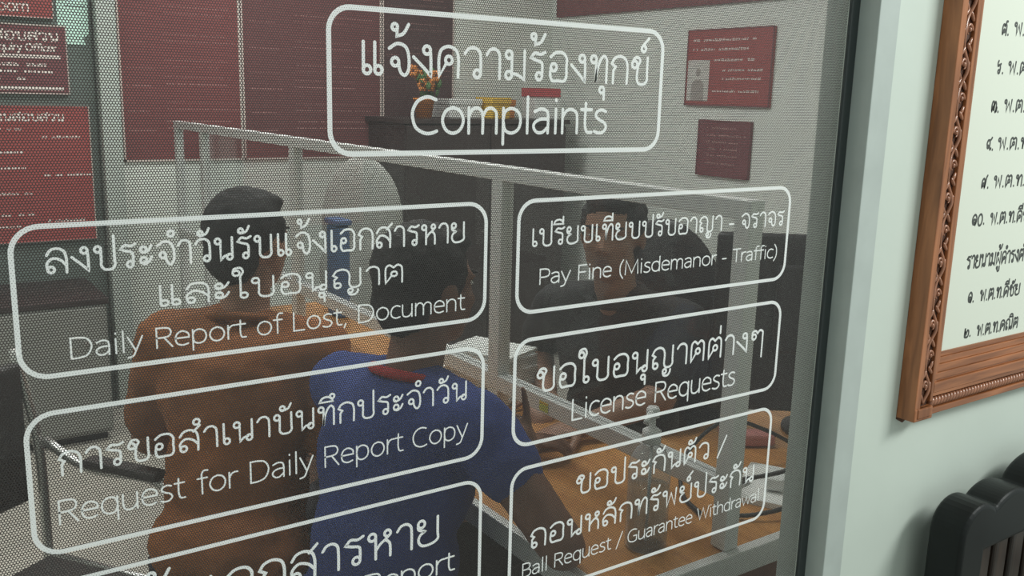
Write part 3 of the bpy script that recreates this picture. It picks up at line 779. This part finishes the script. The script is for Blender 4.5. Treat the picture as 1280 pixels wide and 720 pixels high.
def small_notice(part, w, h):
    faint_lines(part, M['banner_print'], .06, w*.97, [h*a for a in (.85, .72, .6, .48, .36, .22)], .010, -.0168, .85, 15)
side_sign('wall_notice', 'dark plum notice without picture, lower of two on the side wall', 'notice', 2.450*k, 2.725*k, 1.55-.302*k, 1.55-.082*k, M['plum_sign'], small_notice)
side_sign('wall_banner', 'long maroon banner high on the side wall above the notices', 'banner', 2.0*k, 3.70*k, 1.55+.362*k, 1.55+.75*k, M['banner'])

# ------------------------------------------------------------------ service counter with its aluminium partition
cn = thing('service_counter', 'orange wood topped service counter with aluminium edge behind the glass', 'counter', (1.5, 2.8, 0))
def npart(name, bm, m, parent=None, **k):
    o = obj(name, bm, m, parent or cn, **k)
    o.matrix_parent_inverse = Matrix.Translation(-Vector((1.5, 2.8, 0))); return o
CX0, CX1, CY0, CY1 = .95, 2.15, 1.055, 3.30
CXM = 1.46
npart('worktop', extr_z([(CX0, CY0), (CX1, CY0), (CX1, 1.56), (CXM, 1.56), (CXM, CY1), (CX0, CY1)], .715, .75), M['counter'])
bm = BX(CX0-.004, CX1, CY0-.022, CY0, .705, .752); npart('edge_strip', bm, M['alu_bright'], bevel=.003)
bm = BX(CX0-.02, CX0, CY0-.022, CY1, .705, .752); npart('edge_strip', bm, M['alu_bright'], bevel=.003)
npart('front_panel', BX(CX0+.30, CX0+.32, CY0+.04, CY1-.02, 0, .714), M['counter_side'])
npart('end_panel', BX(CX0+.30, CX1-.02, CY0+.015, CY0+.035, 0, .714), M['counter_side'])
npart('end_panel', BX(CX0+.325, CXM-.02, CY1-.04, CY1-.02, 0, .714), M['counter_side'])

pt = thing('counter_partition', 'aluminium framed clear screen standing along the counter', 'partition', (1.2245, 2.8, .75))
def ppart(name, bm, m, **k):
    o = obj(name, bm, m, pt, **k); o.matrix_parent_inverse = Matrix.Translation(-Vector((1.2245, 2.8, .75))); return o
PA, PB = 1.207, 1.242
ppart('top_rail', BX(PA, PB, 1.048, 4.56, 1.352, 1.386), M['alu_bright'], bevel=.002)
ppart('bottom_rail', BX(PA, PB, 1.083, 4.52, .846, .884), M['alu_bright'], bevel=.002)
for y0, y1, z0 in ((1.048, 1.083, .7525), (1.79, 1.835, .7505), (3.07, 3.115, .7505), (4.12, 4.16, .0), (4.52, 4.56, .0)):
    ppart('upright', BX(PA+.0005, PB-.0005, y0, y1, z0, 1.356), M['alu_bright'], bevel=.002)
for y0, y1 in ((1.083, 1.79), (1.835, 3.07), (3.115, 4.12), (4.16, 4.52)):
    ppart('clear_sheet', BX(1.2225, 1.2265, y0, y1, .884, 1.352), M['acrylic'])

# ------------------------------------------------------------------ people
def figure(label, origin, face_deg, skin, shirt, arms, lean=.07, sleeve=.62, head_turn=0.0, head_tilt=0.0, collar=None, beard=False, scale=1.0, shirt_name='shirt', fold=(.010, .06), short=True, slouch=0.0):
    """seated adult, built facing +x; arms = {'l': (elbow, wrist, aim, curl), 'r': ...} in local coordinates"""
    t = thing('person', label, 'person', origin, math.radians(face_deg))
    V = Vector
    hip, chest, neck = V((0, 0, .53)), V((lean*.55, 0, .86-slouch*.7)), V((lean, 0, 1.045-slouch))
    head = V((lean+.035, 0, 1.205-slouch))
    hm = Matrix.Translation(head) @ Matrix.Rotation(head_turn, 4, 'Z') @ Matrix.Rotation(head_tilt, 4, 'Y')
    hr = hm.to_3x3()
    def H(x, y, z): return hm @ V((x, y, z))
    # ---- body: torso, legs, neck, head, arms, hands fused into one skin
    def torso(bm, g_):
        ell(bm, hip+V((-.01, 0, .02)), (.125+g_, .175+g_, .13+g_))
        ell(bm, (hip+chest)/2, (.108+g_, .150+g_, .20+g_))
        ell(bm, chest+V((.0, 0, .02)), (.112+g_, .165+g_, .17+g_))
        for s in (-1, 1):
            cap(bm, chest+V((0, s*.06, .10)), V((lean*.8, s*.175, 1.0-slouch)), .075+g_, .052+g_)
            cap(bm, neck+V((-.01, s*.03, -.015)), V((lean*.8, s*.16, 1.005-slouch)), .045+g_*.7, .045+g_)
    def arm(bm, side, g_, upto=1.0, r=(.050, .042, .040, .027)):
        s = 1 if side == 'l' else -1
        sh_ = V((lean*.8, s*.185, .995-slouch)); el, wr = V(arms[side][0]), V(arms[side][1])
        if upto >= 1:
            cap(bm, sh_, el, r[0]+g_, r[1]+g_); cap(bm, el, wr, r[2]+g_, r[3]+g_)
        else:
            cap(bm, sh_, sh_.lerp(el, upto), r[0]+g_*1.1, r[1]+g_*1.9)
    bm = bmesh.new(); torso(bm, 0)
    cap(bm, neck+V((-.012, 0, -.03)), head+V((-.012, 0, -.05)), .056, .052)
    ell(bm, H(-.008, 0, .030), (.094, .073, .088), hr); ell(bm, H(.030, 0, -.030), (.060, .060, .078), hr)
    ell(bm, H(.048, 0, -.082), (.032, .034, .024), hr)                                     # chin
    for s in (-1, 1):
        ell(bm, H(.058, s*.036, -.018), (.024, .024, .022), hr, sub=2)                      # cheek
        ell(bm, H(.071, s*.031, .026), (.013, .024, .008), hr, sub=2)                       # brow
        ell(bm, H(.068, s*.031, .008), (.012, .015, .008), hr, sub=2)                       # lids
        ell(bm, H(-.006, s*.076, -.002), (.019, .009, .030), hr @ Matrix.Rotation(.25, 3, 'Y'), sub=2)
    cap(bm, H(.082, 0, .014), H(.102, 0, -.020), .007, .011); 
    for s in (-1, 1): ell(bm, H(.094, s*.011, -.024), (.010, .009, .008), hr, sub=2)
    ell(bm, H(.083, 0, -.050), (.011, .024, .008), hr, sub=2); ell(bm, H(.080, 0, -.062), (.011, .020, .008), hr, sub=2)
    for s, side in ((1, 'l'), (-1, 'r')):
        arm(bm, side, 0)
        el, wr, aim_, curl, up = V(arms[side][0]), V(arms[side][1]), V(arms[side][2]).normalized(), arms[side][3], V(arms[side][4]).normalized()
        # hand frame: f along the fingers, n out of the back of the hand, w across towards the thumb
        f = aim_; n = (up - f*up.dot(f)).normalized(); w = f.cross(n).normalized()
        if side == 'l': w = -w
        pr = Matrix((f, w, n)).transposed()
        pc = wr + f*.048
        ell(bm, pc, (.050, .040, .016), pr); cap(bm, wr, wr+f*.03, .026, .024)
        lens = (.075, .083, .077, .060)
        for i in range(4):
            base = wr + f*.085 + w*(.028-.0185*i) - n*.002*abs(i-1.3)
            c_ = curl[i+1]; p = base; d = f.copy(); L3 = lens[i]
            for j, fr_ in enumerate((.46, .30, .24)):
                ang = c_*(.75, 1.05, .75)[j]
                d = (d*math.cos(ang) - n*math.sin(ang)*1.0).normalized() if j == 0 else (Quaternion(w, ang if f.cross(n).dot(w) < 0 else -ang) @ d).normalized()
                q = p + d*L3*fr_; cap(bm, p, q, .0088-.0008*j, .0082-.0009*j, seg=12); p = q
        p = wr + f*.030 + w*.028; d = (f*.62 + w*.75 - n*.18).normalized()
        for j, l_ in enumerate((.036, .030, .024)):
            q = p + d*l_; cap(bm, p, q, .0115-.0012*j, .0105-.0012*j, seg=12); p = q
            d = (d + f*.35*curl[0] - w*.55*curl[0] - n*.55*curl[0]).normalized()
    for s in (-1, 1):
        kn, an = V((.44, s*.12, .50)), V((.40, s*.12, .085))
        cap(bm, hip+V((.02, s*.09, -.01)), kn, .082, .056); cap(bm, kn, an, .055, .036)
        cap(bm, an+V((-.02, 0, -.045)), an+V((.13, 0, -.052)), .032, .026)
    body = remeshed('body', bm, skin, t, .0058, 5, .5)
    # ---- clothes and hair
    bm = bmesh.new(); torso(bm, .011)
    for side in 'lr': arm(bm, side, .011, sleeve)
    o = remeshed(shirt_name, bm, shirt, t, .009, 8, .5, fold)
    bm = bmesh.new()
    for s in (-1, 1):
        kn, an = V((.44, s*.12, .50)), V((.40, s*.12, .085))
        cap(bm, hip+V((.02, s*.09, -.01)), kn, .096, .070); cap(bm, kn, an+V((0, 0, .02)), .069, .060)
    ell(bm, hip+V((-.01, 0, -.01)), (.137, .188, .11))
    remeshed('trousers', bm, M['trousers'], t, .011, 6, .5)
    for s in (-1, 1):
        bm = bmesh.new(); an = V((.40, s*.12, .085)); cap(bm, an+V((-.03, 0, -.045)), an+V((.14, 0, -.05)), .040, .034); ell(bm, an+V((0, 0, -.02)), (.045, .042, .05))
        remeshed('shoe', bm, M['shoe'], t, .010, 4, .5)
    bm = bmesh.new()
    ell(bm, H(-.020, 0, .046), (.096, .081, .088), hr); ell(bm, H(.030, 0, .096), (.056, .062, .028), hr @ Matrix.Rotation(.25, 3, 'Y'))
    ell(bm, H(-.062, 0, -.012), (.047, .066, .068), hr)
    for s in (-1, 1): ell(bm, H(.010, s*.069, .040), (.030, .012, .045), hr, sub=2)
    remeshed('hair', bm, M['hair'], t, .006, 3, .5, (.010, .022))
    for s in (-1, 1):
        bm = bmesh.new(); ell(bm, H(.0745, s*.031, .012), (.009, .012, .0048), hr, sub=2); e = obj('eye', bm, M['eye'], t, smooth=True)
        bm = bmesh.new(); ell(bm, H(.0815, s*.031, .012), (.003, .0055, .0048), hr, sub=2); obj('iris', bm, M['iris'], e, smooth=True)
        bm = bmesh.new(); ell(bm, H(.0815, s*.031, .0335), (.006, .021, .0038), hr, sub=2); obj('eyebrow', bm, M['hair'], t, smooth=True)
    bm = bmesh.new(); ell(bm, H(.0915, 0, -.0500), (.005, .020, .0045), hr, sub=2); ell(bm, H(.0890, 0, -.0600), (.005, .017, .0055), hr, sub=2); obj('lips', bm, M['lips'], t, smooth=True)
    if collar is not None:
        bm = bmesh.new(); nb = neck+V((-.006, 0, .000))
        tube(bm, [nb + V((.070*math.cos(a), .074*math.sin(a), .006-.020*math.cos(a))) for a in [2*math.pi*j/32 for j in range(32)]], .010, 10, closed=True)
        obj('collar', bm, collar, t, smooth=True)
    return t
def to_local(origin, deg):
    m = (Matrix.Translation(Vector(origin)) @ Matrix.Rotation(math.radians(deg), 4, 'Z')).inverted()
    return lambda *p: tuple(m @ Vector(p))
def dir_local(deg):
    m = Matrix.Rotation(-math.radians(deg), 3, 'Z'); return lambda *p: tuple(m @ Vector(p))

OR = (.708, 1.455, 0); W = to_local(OR, 17); D = dir_local(17)
figure('person in a blue shirt with a red collar seen from behind, raising one finger', OR, 17, M['skin_dark'], M['blue_shirt'], {
    'r': (W(.925, 1.160, .79), W(.945, 1.305, .862), D(-.03, .08, .97), (.9, .06, 1.15, 1.2, 1.2), D(.45, -.85, .1)),
    'l': ((.24, .18, .79), (.41, .02, .80), (.75, -.6, .05), (.3, .25, .3, .3, .35), (0, 0, 1))},
    lean=.11, sleeve=.36, slouch=.02, head_turn=-.15, collar=M['red_trim'], fold=(.014, .07))
OB = (.595, 1.915, 0); W = to_local(OB, 48); D = dir_local(48)
figure('person in a rust brown shirt seated left of the blue shirted person, back turned', OB, 48, M['skin'], M['brown_shirt'], {
    'r': ((.08, -.21, .75), (.30, -.12, .65), (.8, .5, -.12), (.3, .3, .3, .3, .3), (0, 0, 1)),
    'l': ((.10, .24, .75), (.30, .15, .65), (.8, -.5, -.12), (.3, .3, .3, .3, .3), (0, 0, 1))},
    lean=.10, sleeve=.80, head_turn=-.25, collar=M['brown_shirt'], fold=(.030, .09))
OO = (1.66, 1.83, 0); W = to_local(OO, 206); D = dir_local(206)
figure('officer in a black uniform shirt seated behind the counter screen', OO, 206, M['skin'], M['black_shirt'], {
    'r': (W(1.56, 2.10, .83), W(1.42, 1.87, .785), D(-.6, -.6, -.05), (.3, .35, .35, .35, .4), D(0, 0, 1)),
    'l': (W(1.54, 1.58, .83), W(1.34, 1.62, .785), D(-1, .15, -.05), (.3, .35, .35, .35, .4), D(0, 0, 1))},
    lean=.11, sleeve=.74, head_turn=.15, collar=M['black_shirt'], fold=(.014, .08))

# ------------------------------------------------------------------ seats
def tube_chair(label, loc, deg, seat_m, arms=True):
    t = thing('armchair' if arms else 'stool', label, 'chair' if arms else 'stool', loc, math.radians(deg), None if arms else 'chrome stools')
    bm = BX(-.20, .22, -.21, .21, .385, .425); obj('seat', bm, seat_m, t, bevel=.015, segs=3)
    for s in (-1, 1):
        pts = smooth_path([(.20, s*.24, .012), (.20, s*.24, .3), (.19, s*.24, .60), (.12, s*.24, .655), (-.10, s*.24, .655), (-.22, s*.24, .70)] if arms else [(.16, s*.17, .012), (.16, s*.165, .20), (.16, s*.16, .39)], 5)
        obj('chrome_tube', tube(bmesh.new(), pts, .012), M['chrome'], t, smooth=True)
        pts = smooth_path([(-.24, s*.24, .012), (-.24, s*.24, .45), (-.24, s*.235, .70), (-.27, s*.215, .93)] if arms else [(-.16, s*.17, .012), (-.16, s*.165, .20), (-.16, s*.16, .39)], 5)
        obj('chrome_tube', tube(bmesh.new(), pts, .012), M['chrome'], t, smooth=True)
        if arms:
            obj('arm_pad', BX(-.09, .13, s*.24-.022, s*.24+.022, .66, .682), M['dark_seat'], t, bevel=.008)
            obj('cross_tube', tube(bmesh.new(), [(-.24, s*.24, .40), (.20, s*.24, .40)], .010), M['chrome'], t, smooth=True)
    if arms:
        bm = BX(-.275, -.245, -.215, .215, .55, .90); obj('backrest', bm, seat_m, t, bevel=.02, segs=3)
        for x in (-.18, .18): obj('cross_tube', tube(bmesh.new(), [(x, -.24, .395), (x, .24, .395)], .010), M['chrome'], t, smooth=True)
    return t
tube_chair('low chrome stool under the brown shirted visitor', OB, 48, M['dark_seat'], False)
tube_chair('low chrome stool under the blue shirted visitor', OR, 17, M['dark_seat'], False)
hb = thing('office_chair', 'black high backed office chair behind the officer in black', 'chair', OO, math.radians(206))
bm = bmesh.new(); ell(bm, (-.23, 0, .86), (.045, .22, .36)); ell(bm, (-.20, 0, .68), (.05, .22, .2)); remeshed('backrest', bm, M['black_plastic'], hb, .012, 4, .5)
bm = bmesh.new(); ell(bm, (.02, 0, .385), (.25, .25, .05)); remeshed('seat', bm, M['black_plastic'], hb, .012, 4, .5)
obj('gas_column', tube(bmesh.new(), [(0, 0, .06), (0, 0, .36)], .028, 14), M['black_plastic'], hb, smooth=True)
obj('back_bar', tube(bmesh.new(), smooth_path([(-.02, 0, .35), (-.20, 0, .36), (-.27, 0, .50), (-.25, 0, .65)], 4), .022), M['black_plastic'], hb, smooth=True)
for i in range(5):
    a = 2*math.pi*i/5
    l_ = obj('star_leg', tube(bmesh.new(), [(0, 0, .085), (.30*math.cos(a), .30*math.sin(a), .065)], [.024, .016], 10), M['black_plastic'], hb, smooth=True)
    bm = bmesh.new(); ell(bm, (.30*math.cos(a), .30*math.sin(a), .029), (.028, .018, .028), sub=2); obj('castor', bm, M['black_plastic'], l_, smooth=True)
tube_chair('empty chrome armchair with dark back left of the brown shirted visitor', (.22, 2.07, 0), -56, M['dark_seat'])

# ------------------------------------------------------------------ things on the counter
b = thing('pump_bottle', 'clear sanitiser pump bottle standing on the counter beside the screen', 'bottle', (1.105, 1.145, .7503))
prof = [(.034, .0005), (.038, .006), (.038, .150), (.036, .168), (.026, .186), (.015, .194), (.0145, .206)]
obj('bottle_body', lathe(bmesh.new(), prof), M['clear'], b, smooth=True)
obj('gel', lathe(bmesh.new(), [(.034, .004), (.0355, .010), (.0355, .118), (.0350, .120)]), M['gel'], b, smooth=True)
obj('pump_collar', lathe(bmesh.new(), [(.017, .200), (.017, .222), (.012, .226), (.006, .228), (.006, .246), (.012, .248), (.012, .262), (.009, .266)]), M['white_plastic'], b, smooth=True)
obj('nozzle', tube(bmesh.new(), smooth_path([(0, 0, .256), (-.02, -.012, .257), (-.036, -.022, .250)], 4), .0055), M['white_plastic'], b, smooth=True)
obj('dip_tube', tube(bmesh.new(), [(0, 0, .012), (.002, 0, .2)], .003, 8), M['white_plastic'], b, smooth=True)

def paper_pile(label, x, y, deg, w, d, n, z=.7505):
    t = thing('paper_stack', label, 'papers', (x, y, z), math.radians(deg), 'white paper piles on the counter')
    rnd = random.Random(int(x*100))
    for i in range(n):
        bm = BX(-w/2, w/2, -d/2, d/2, i*.006, i*.006+.0055)
        bmesh.ops.rotate(bm, verts=bm.verts, cent=(0, 0, 0), matrix=Matrix.Rotation(rnd.uniform(-.12, .12), 3, 'Z'))
        obj('sheaf', bm, M['white_paper'], t)
paper_pile('tall pile of white papers on the counter beside the officer', 1.34, 2.02, 20, .15, .20, 22)
paper_pile('thin white papers on the counter nearer the screen rail', 1.36, 2.36, -8, .18, .25, 4)
paper_pile('white papers under the cables at the near end of the counter', 1.51, 1.19, 25, .20, .14, 2)

mo = thing('computer_monitor', 'black computer monitor seen from behind at the near end of the counter', 'monitor', (1.91, 1.35, .7505), math.radians(142))
bm = BX(-.31, .31, -.016, .016, .05, .49); obj('screen_shell', bm, M['black_plastic'], mo, bevel=.012, segs=3)
bm = BX(-.17, .17, .016, .040, .20, .42); obj('rear_housing', bm, M['black_plastic'], mo, bevel=.012, segs=3)
obj('screen', BX(-.295, .295, -.0175, -.0158, .070, .475), M['screen'], mo)
obj('stand_neck', BX(-.03, .03, .012, .035, .008, .25), M['black_plastic'], mo, bevel=.005)
obj('stand_base', lathe(bmesh.new(), [(.12, 0), (.12, .008), (.10, .012)]), M['black_plastic'], mo, smooth=False)

rnd = random.Random(4)
for label, pts in (('black cable looped at the near end of the counter', [(1.76, 1.20, .757), (1.68, 1.13, .769), (1.55, 1.11, .770), (1.40, 1.09, .770), (1.335, 1.14, .757), (1.40, 1.205, .770), (1.47, 1.225, .770)]),
                   ('black cable rising in a curl from the papers to the monitor', [(1.44, 1.262, .757), (1.41, 1.18, .80), (1.46, 1.12, .83), (1.60, 1.15, .84), (1.74, 1.20, .88), (1.868, 1.288, .975)]),
                   ('black cable hanging beside the partition post', [(1.28, 1.18, .757), (1.32, 1.27, .757), (1.40, 1.34, .80), (1.50, 1.33, .86), (1.60, 1.30, .83), (1.72, 1.25, .757)])):
    tag(obj('cable', tube(bmesh.new(), smooth_path(pts, 6), .0045, 8), M['cable'], smooth=True), label, 'cable', 'black cables on the counter')
o = thing('phone_handset', 'pink red handset lying behind the partition post', 'handset', (1.66, 1.395, .7505), math.radians(-30))
obj('body', BX(-.06, .06, -.022, .022, .001, .035), M['pink'], o, bevel=.010, segs=3)
obj('earpiece', BX(-.07, -.04, -.026, .026, .02, .05), M['pink'], o, bevel=.010, segs=3)
o = thing('power_adapter', 'white power adapter among the cables near the partition post', 'adapter', (1.50, 1.18, .7655), math.radians(35))
obj('body', BX(-.035, .035, -.02, .02, .0, .028), M['white_plastic'], o, bevel=.006, segs=3)
obj('plug', BX(.035, .055, -.010, .010, .006, .020), M['white_plastic'], o, bevel=.003)
o = thing('sticky_note', 'small yellow green note stuck to the bottom rail of the screen', 'note', (PA, 1.60, .852))
obj('sheet', BX(-.0016, -.0006, -.016, .016, .0, .022), M['note'], o); obj('gum_strip', BX(-.0019, -.0016, -.016, .016, .017, .022), M['yellow'], o)
o = thing('storage_box', 'tall narrow blue plastic box at the far end of the counter', 'box', (1.36, 3.05, .7505), 0)
obj('tub', BX(-.025, .025, -.05, .05, 0, .33), M['blue'], o, bevel=.01)
obj('lid', BX(-.030, .030, -.056, .056, .331, .352), M['blue'], o, bevel=.006)

# ------------------------------------------------------------------ far furniture
oc = thing('office_chair', 'light grey office chair with a rounded high back behind the screen', 'chair', (1.66, 3.62, 0), math.radians(230))
bm = bmesh.new(); ell(bm, (-.24, 0, .96), (.06, .19, .31)); ell(bm, (-.22, 0, .75), (.06, .20, .2)); remeshed('backrest', bm, M['grey_fabric'], oc, .012, 4, .5)
bm = bmesh.new(); ell(bm, (0, 0, .48), (.27, .27, .07)); remeshed('seat', bm, M['grey_fabric'], oc, .012, 4, .5)
obj('gas_column', tube(bmesh.new(), [(0, 0, .06), (0, 0, .44)], .028, 14), M['black_plastic'], oc, smooth=True)
obj('back_bar', tube(bmesh.new(), smooth_path([(-.02, 0, .43), (-.20, 0, .44), (-.28, 0, .60), (-.27, 0, .75)], 4), .022), M['black_plastic'], oc, smooth=True)
for i in range(5):
    a = 2*math.pi*i/5
    bm = tube(bmesh.new(), [(0, 0, .085), (.30*math.cos(a), .30*math.sin(a), .065)], [.024, .016], 10)
    l_ = obj('star_leg', bm, M['black_plastic'], oc, smooth=True)
    bm = bmesh.new(); ell(bm, (.30*math.cos(a), .30*math.sin(a), .029), (.028, .018, .028), sub=2); obj('castor', bm, M['black_plastic'], l_, smooth=True)

cb = thing('tall_cabinet', 'dark brown wooden cabinet against the rear wall with clutter on top', 'cabinet', (2.82, 4.52, 0))
def kpart(name, bm, m, **k_): return obj(name, bm, m, cb, **k_)
kpart('carcass', BX(-.52, .52, -.20, .22, .05, 1.385), M['dark_cabinet'], bevel=.004)
kpart('top_board', BX(-.54, .54, -.225, .225, 1.386, 1.412), M['dark_cabinet'], bevel=.004)
kpart('plinth', BX(-.50, .50, -.18, .20, 0, .049), M['black_plastic'])
for i, xa in enumerate((-.515, .004)):
    d_ = kpart('door', BX(xa, xa+.511, -.221, -.201, .07, 1.375), M['dark_cabinet'], bevel=.004)
    hx = xa+.47 if i == 0 else xa+.04
    obj('handle', tube(bmesh.new(), smooth_path([(hx, -.222, .80), (hx, -.245, .81), (hx, -.245, .91), (hx, -.222, .92)], 4), .006), M['chrome'], d_, smooth=True)
TZ = 1.4125
pl = thing('potted_flowers', 'orange flowers in an orange pot at the left end of the dark cabinet', 'flowers', (2.47, 4.42, TZ))
obj('pot', lathe(bmesh.new(), [(.040, 0), (.055, .09), (.060, .092), (.060, .104), (.050, .104)]), M['orange'], pl, smooth=True)
bm = bmesh.new(); rnd = random.Random(3)
for i in range(26):
    a, r_, z = rnd.uniform(0, 6.28), rnd.uniform(0, .08), rnd.uniform(.12, .24)
    ell(bm, (r_*math.cos(a), r_*math.sin(a), z), (.022, .008, .03), Matrix.Rotation(rnd.uniform(0, 3), 3, 'X') @ Matrix.Rotation(rnd.uniform(0, 3), 3, 'Z'), sub=1)
tube(bm, [(0, 0, .09), (0, 0, .16)], .02); obj('foliage', bm, M['green_leaf'], pl, smooth=True)
for i in range(7):
    a, r_, z = i*.9, .03+.012*(i % 4), .17+.024*(i % 4)
    bm = bmesh.new()
    for k_ in range(6):
        a2 = k_*math.pi/3; ell(bm, (r_*math.cos(a)+.020*math.cos(a2), r_*math.sin(a)-.02, z+.020*math.sin(a2)), (.016, .006, .016), sub=1)
    obj('flower', bm, M['orange'], pl, smooth=True)
def carton(name, label, cat, x, y, z, w, d, h, m, m2, rz=0.0):
    t = thing(name, label, cat, (x, y, z), rz, 'cartons on the dark cabinet')
    obj('body', BX(-w/2, w/2, -d/2, d/2, 0, h), m, t, bevel=.004)
    obj('lid', BX(-w/2-.005, w/2+.005, -d/2-.005, d/2+.005, h*.72, h+.004), m2, t, bevel=.004)
carton('carton', 'white carton on the dark cabinet next to the flowers', 'box', 2.72, 4.50, TZ, .20, .20, .10, M['white_plastic'], M['white_plastic'])
carton('carton', 'yellow carton in the middle of the dark cabinet top', 'box', 2.91, 4.42, TZ, .13, .14, .11, M['yellow'], M['yellow'], .1)
carton('carton', 'orange carton behind the yellow one on the dark cabinet', 'box', 3.03, 4.55, TZ, .15, .12, .10, M['orange'], M['orange'])
carton('carton', 'white box with a red lid at the right end of the dark cabinet', 'box', 3.25, 4.44, TZ, .16, .16, .17, M['white_plastic'], M['red'], -.15)
lc = thing('low_cabinet', 'grey steel low cabinet against the rear wall below the signs', 'cabinet', (.05, 4.46, 0))
obj('carcass', BX(-.75, .75, -.24, .28, .04, .62), M['steel'], lc, bevel=.004)
obj('top_board', BX(-.76, .76, -.25, .285, .621, .645), M['dark_cabinet'], lc, bevel=.003)
obj('plinth', BX(-.73, .73, -.20, .26, 0, .039), M['black_plastic'], lc)
for i in range(3):
    xa = -.745+.4975*i
    d_ = obj('door', BX(xa, xa+.49, -.256, -.241, .06, .61), M['steel'], lc, bevel=.003)
    obj('handle', BX(xa+.40, xa+.45, -.266, -.257, .45, .47), M['chrome'], d_)
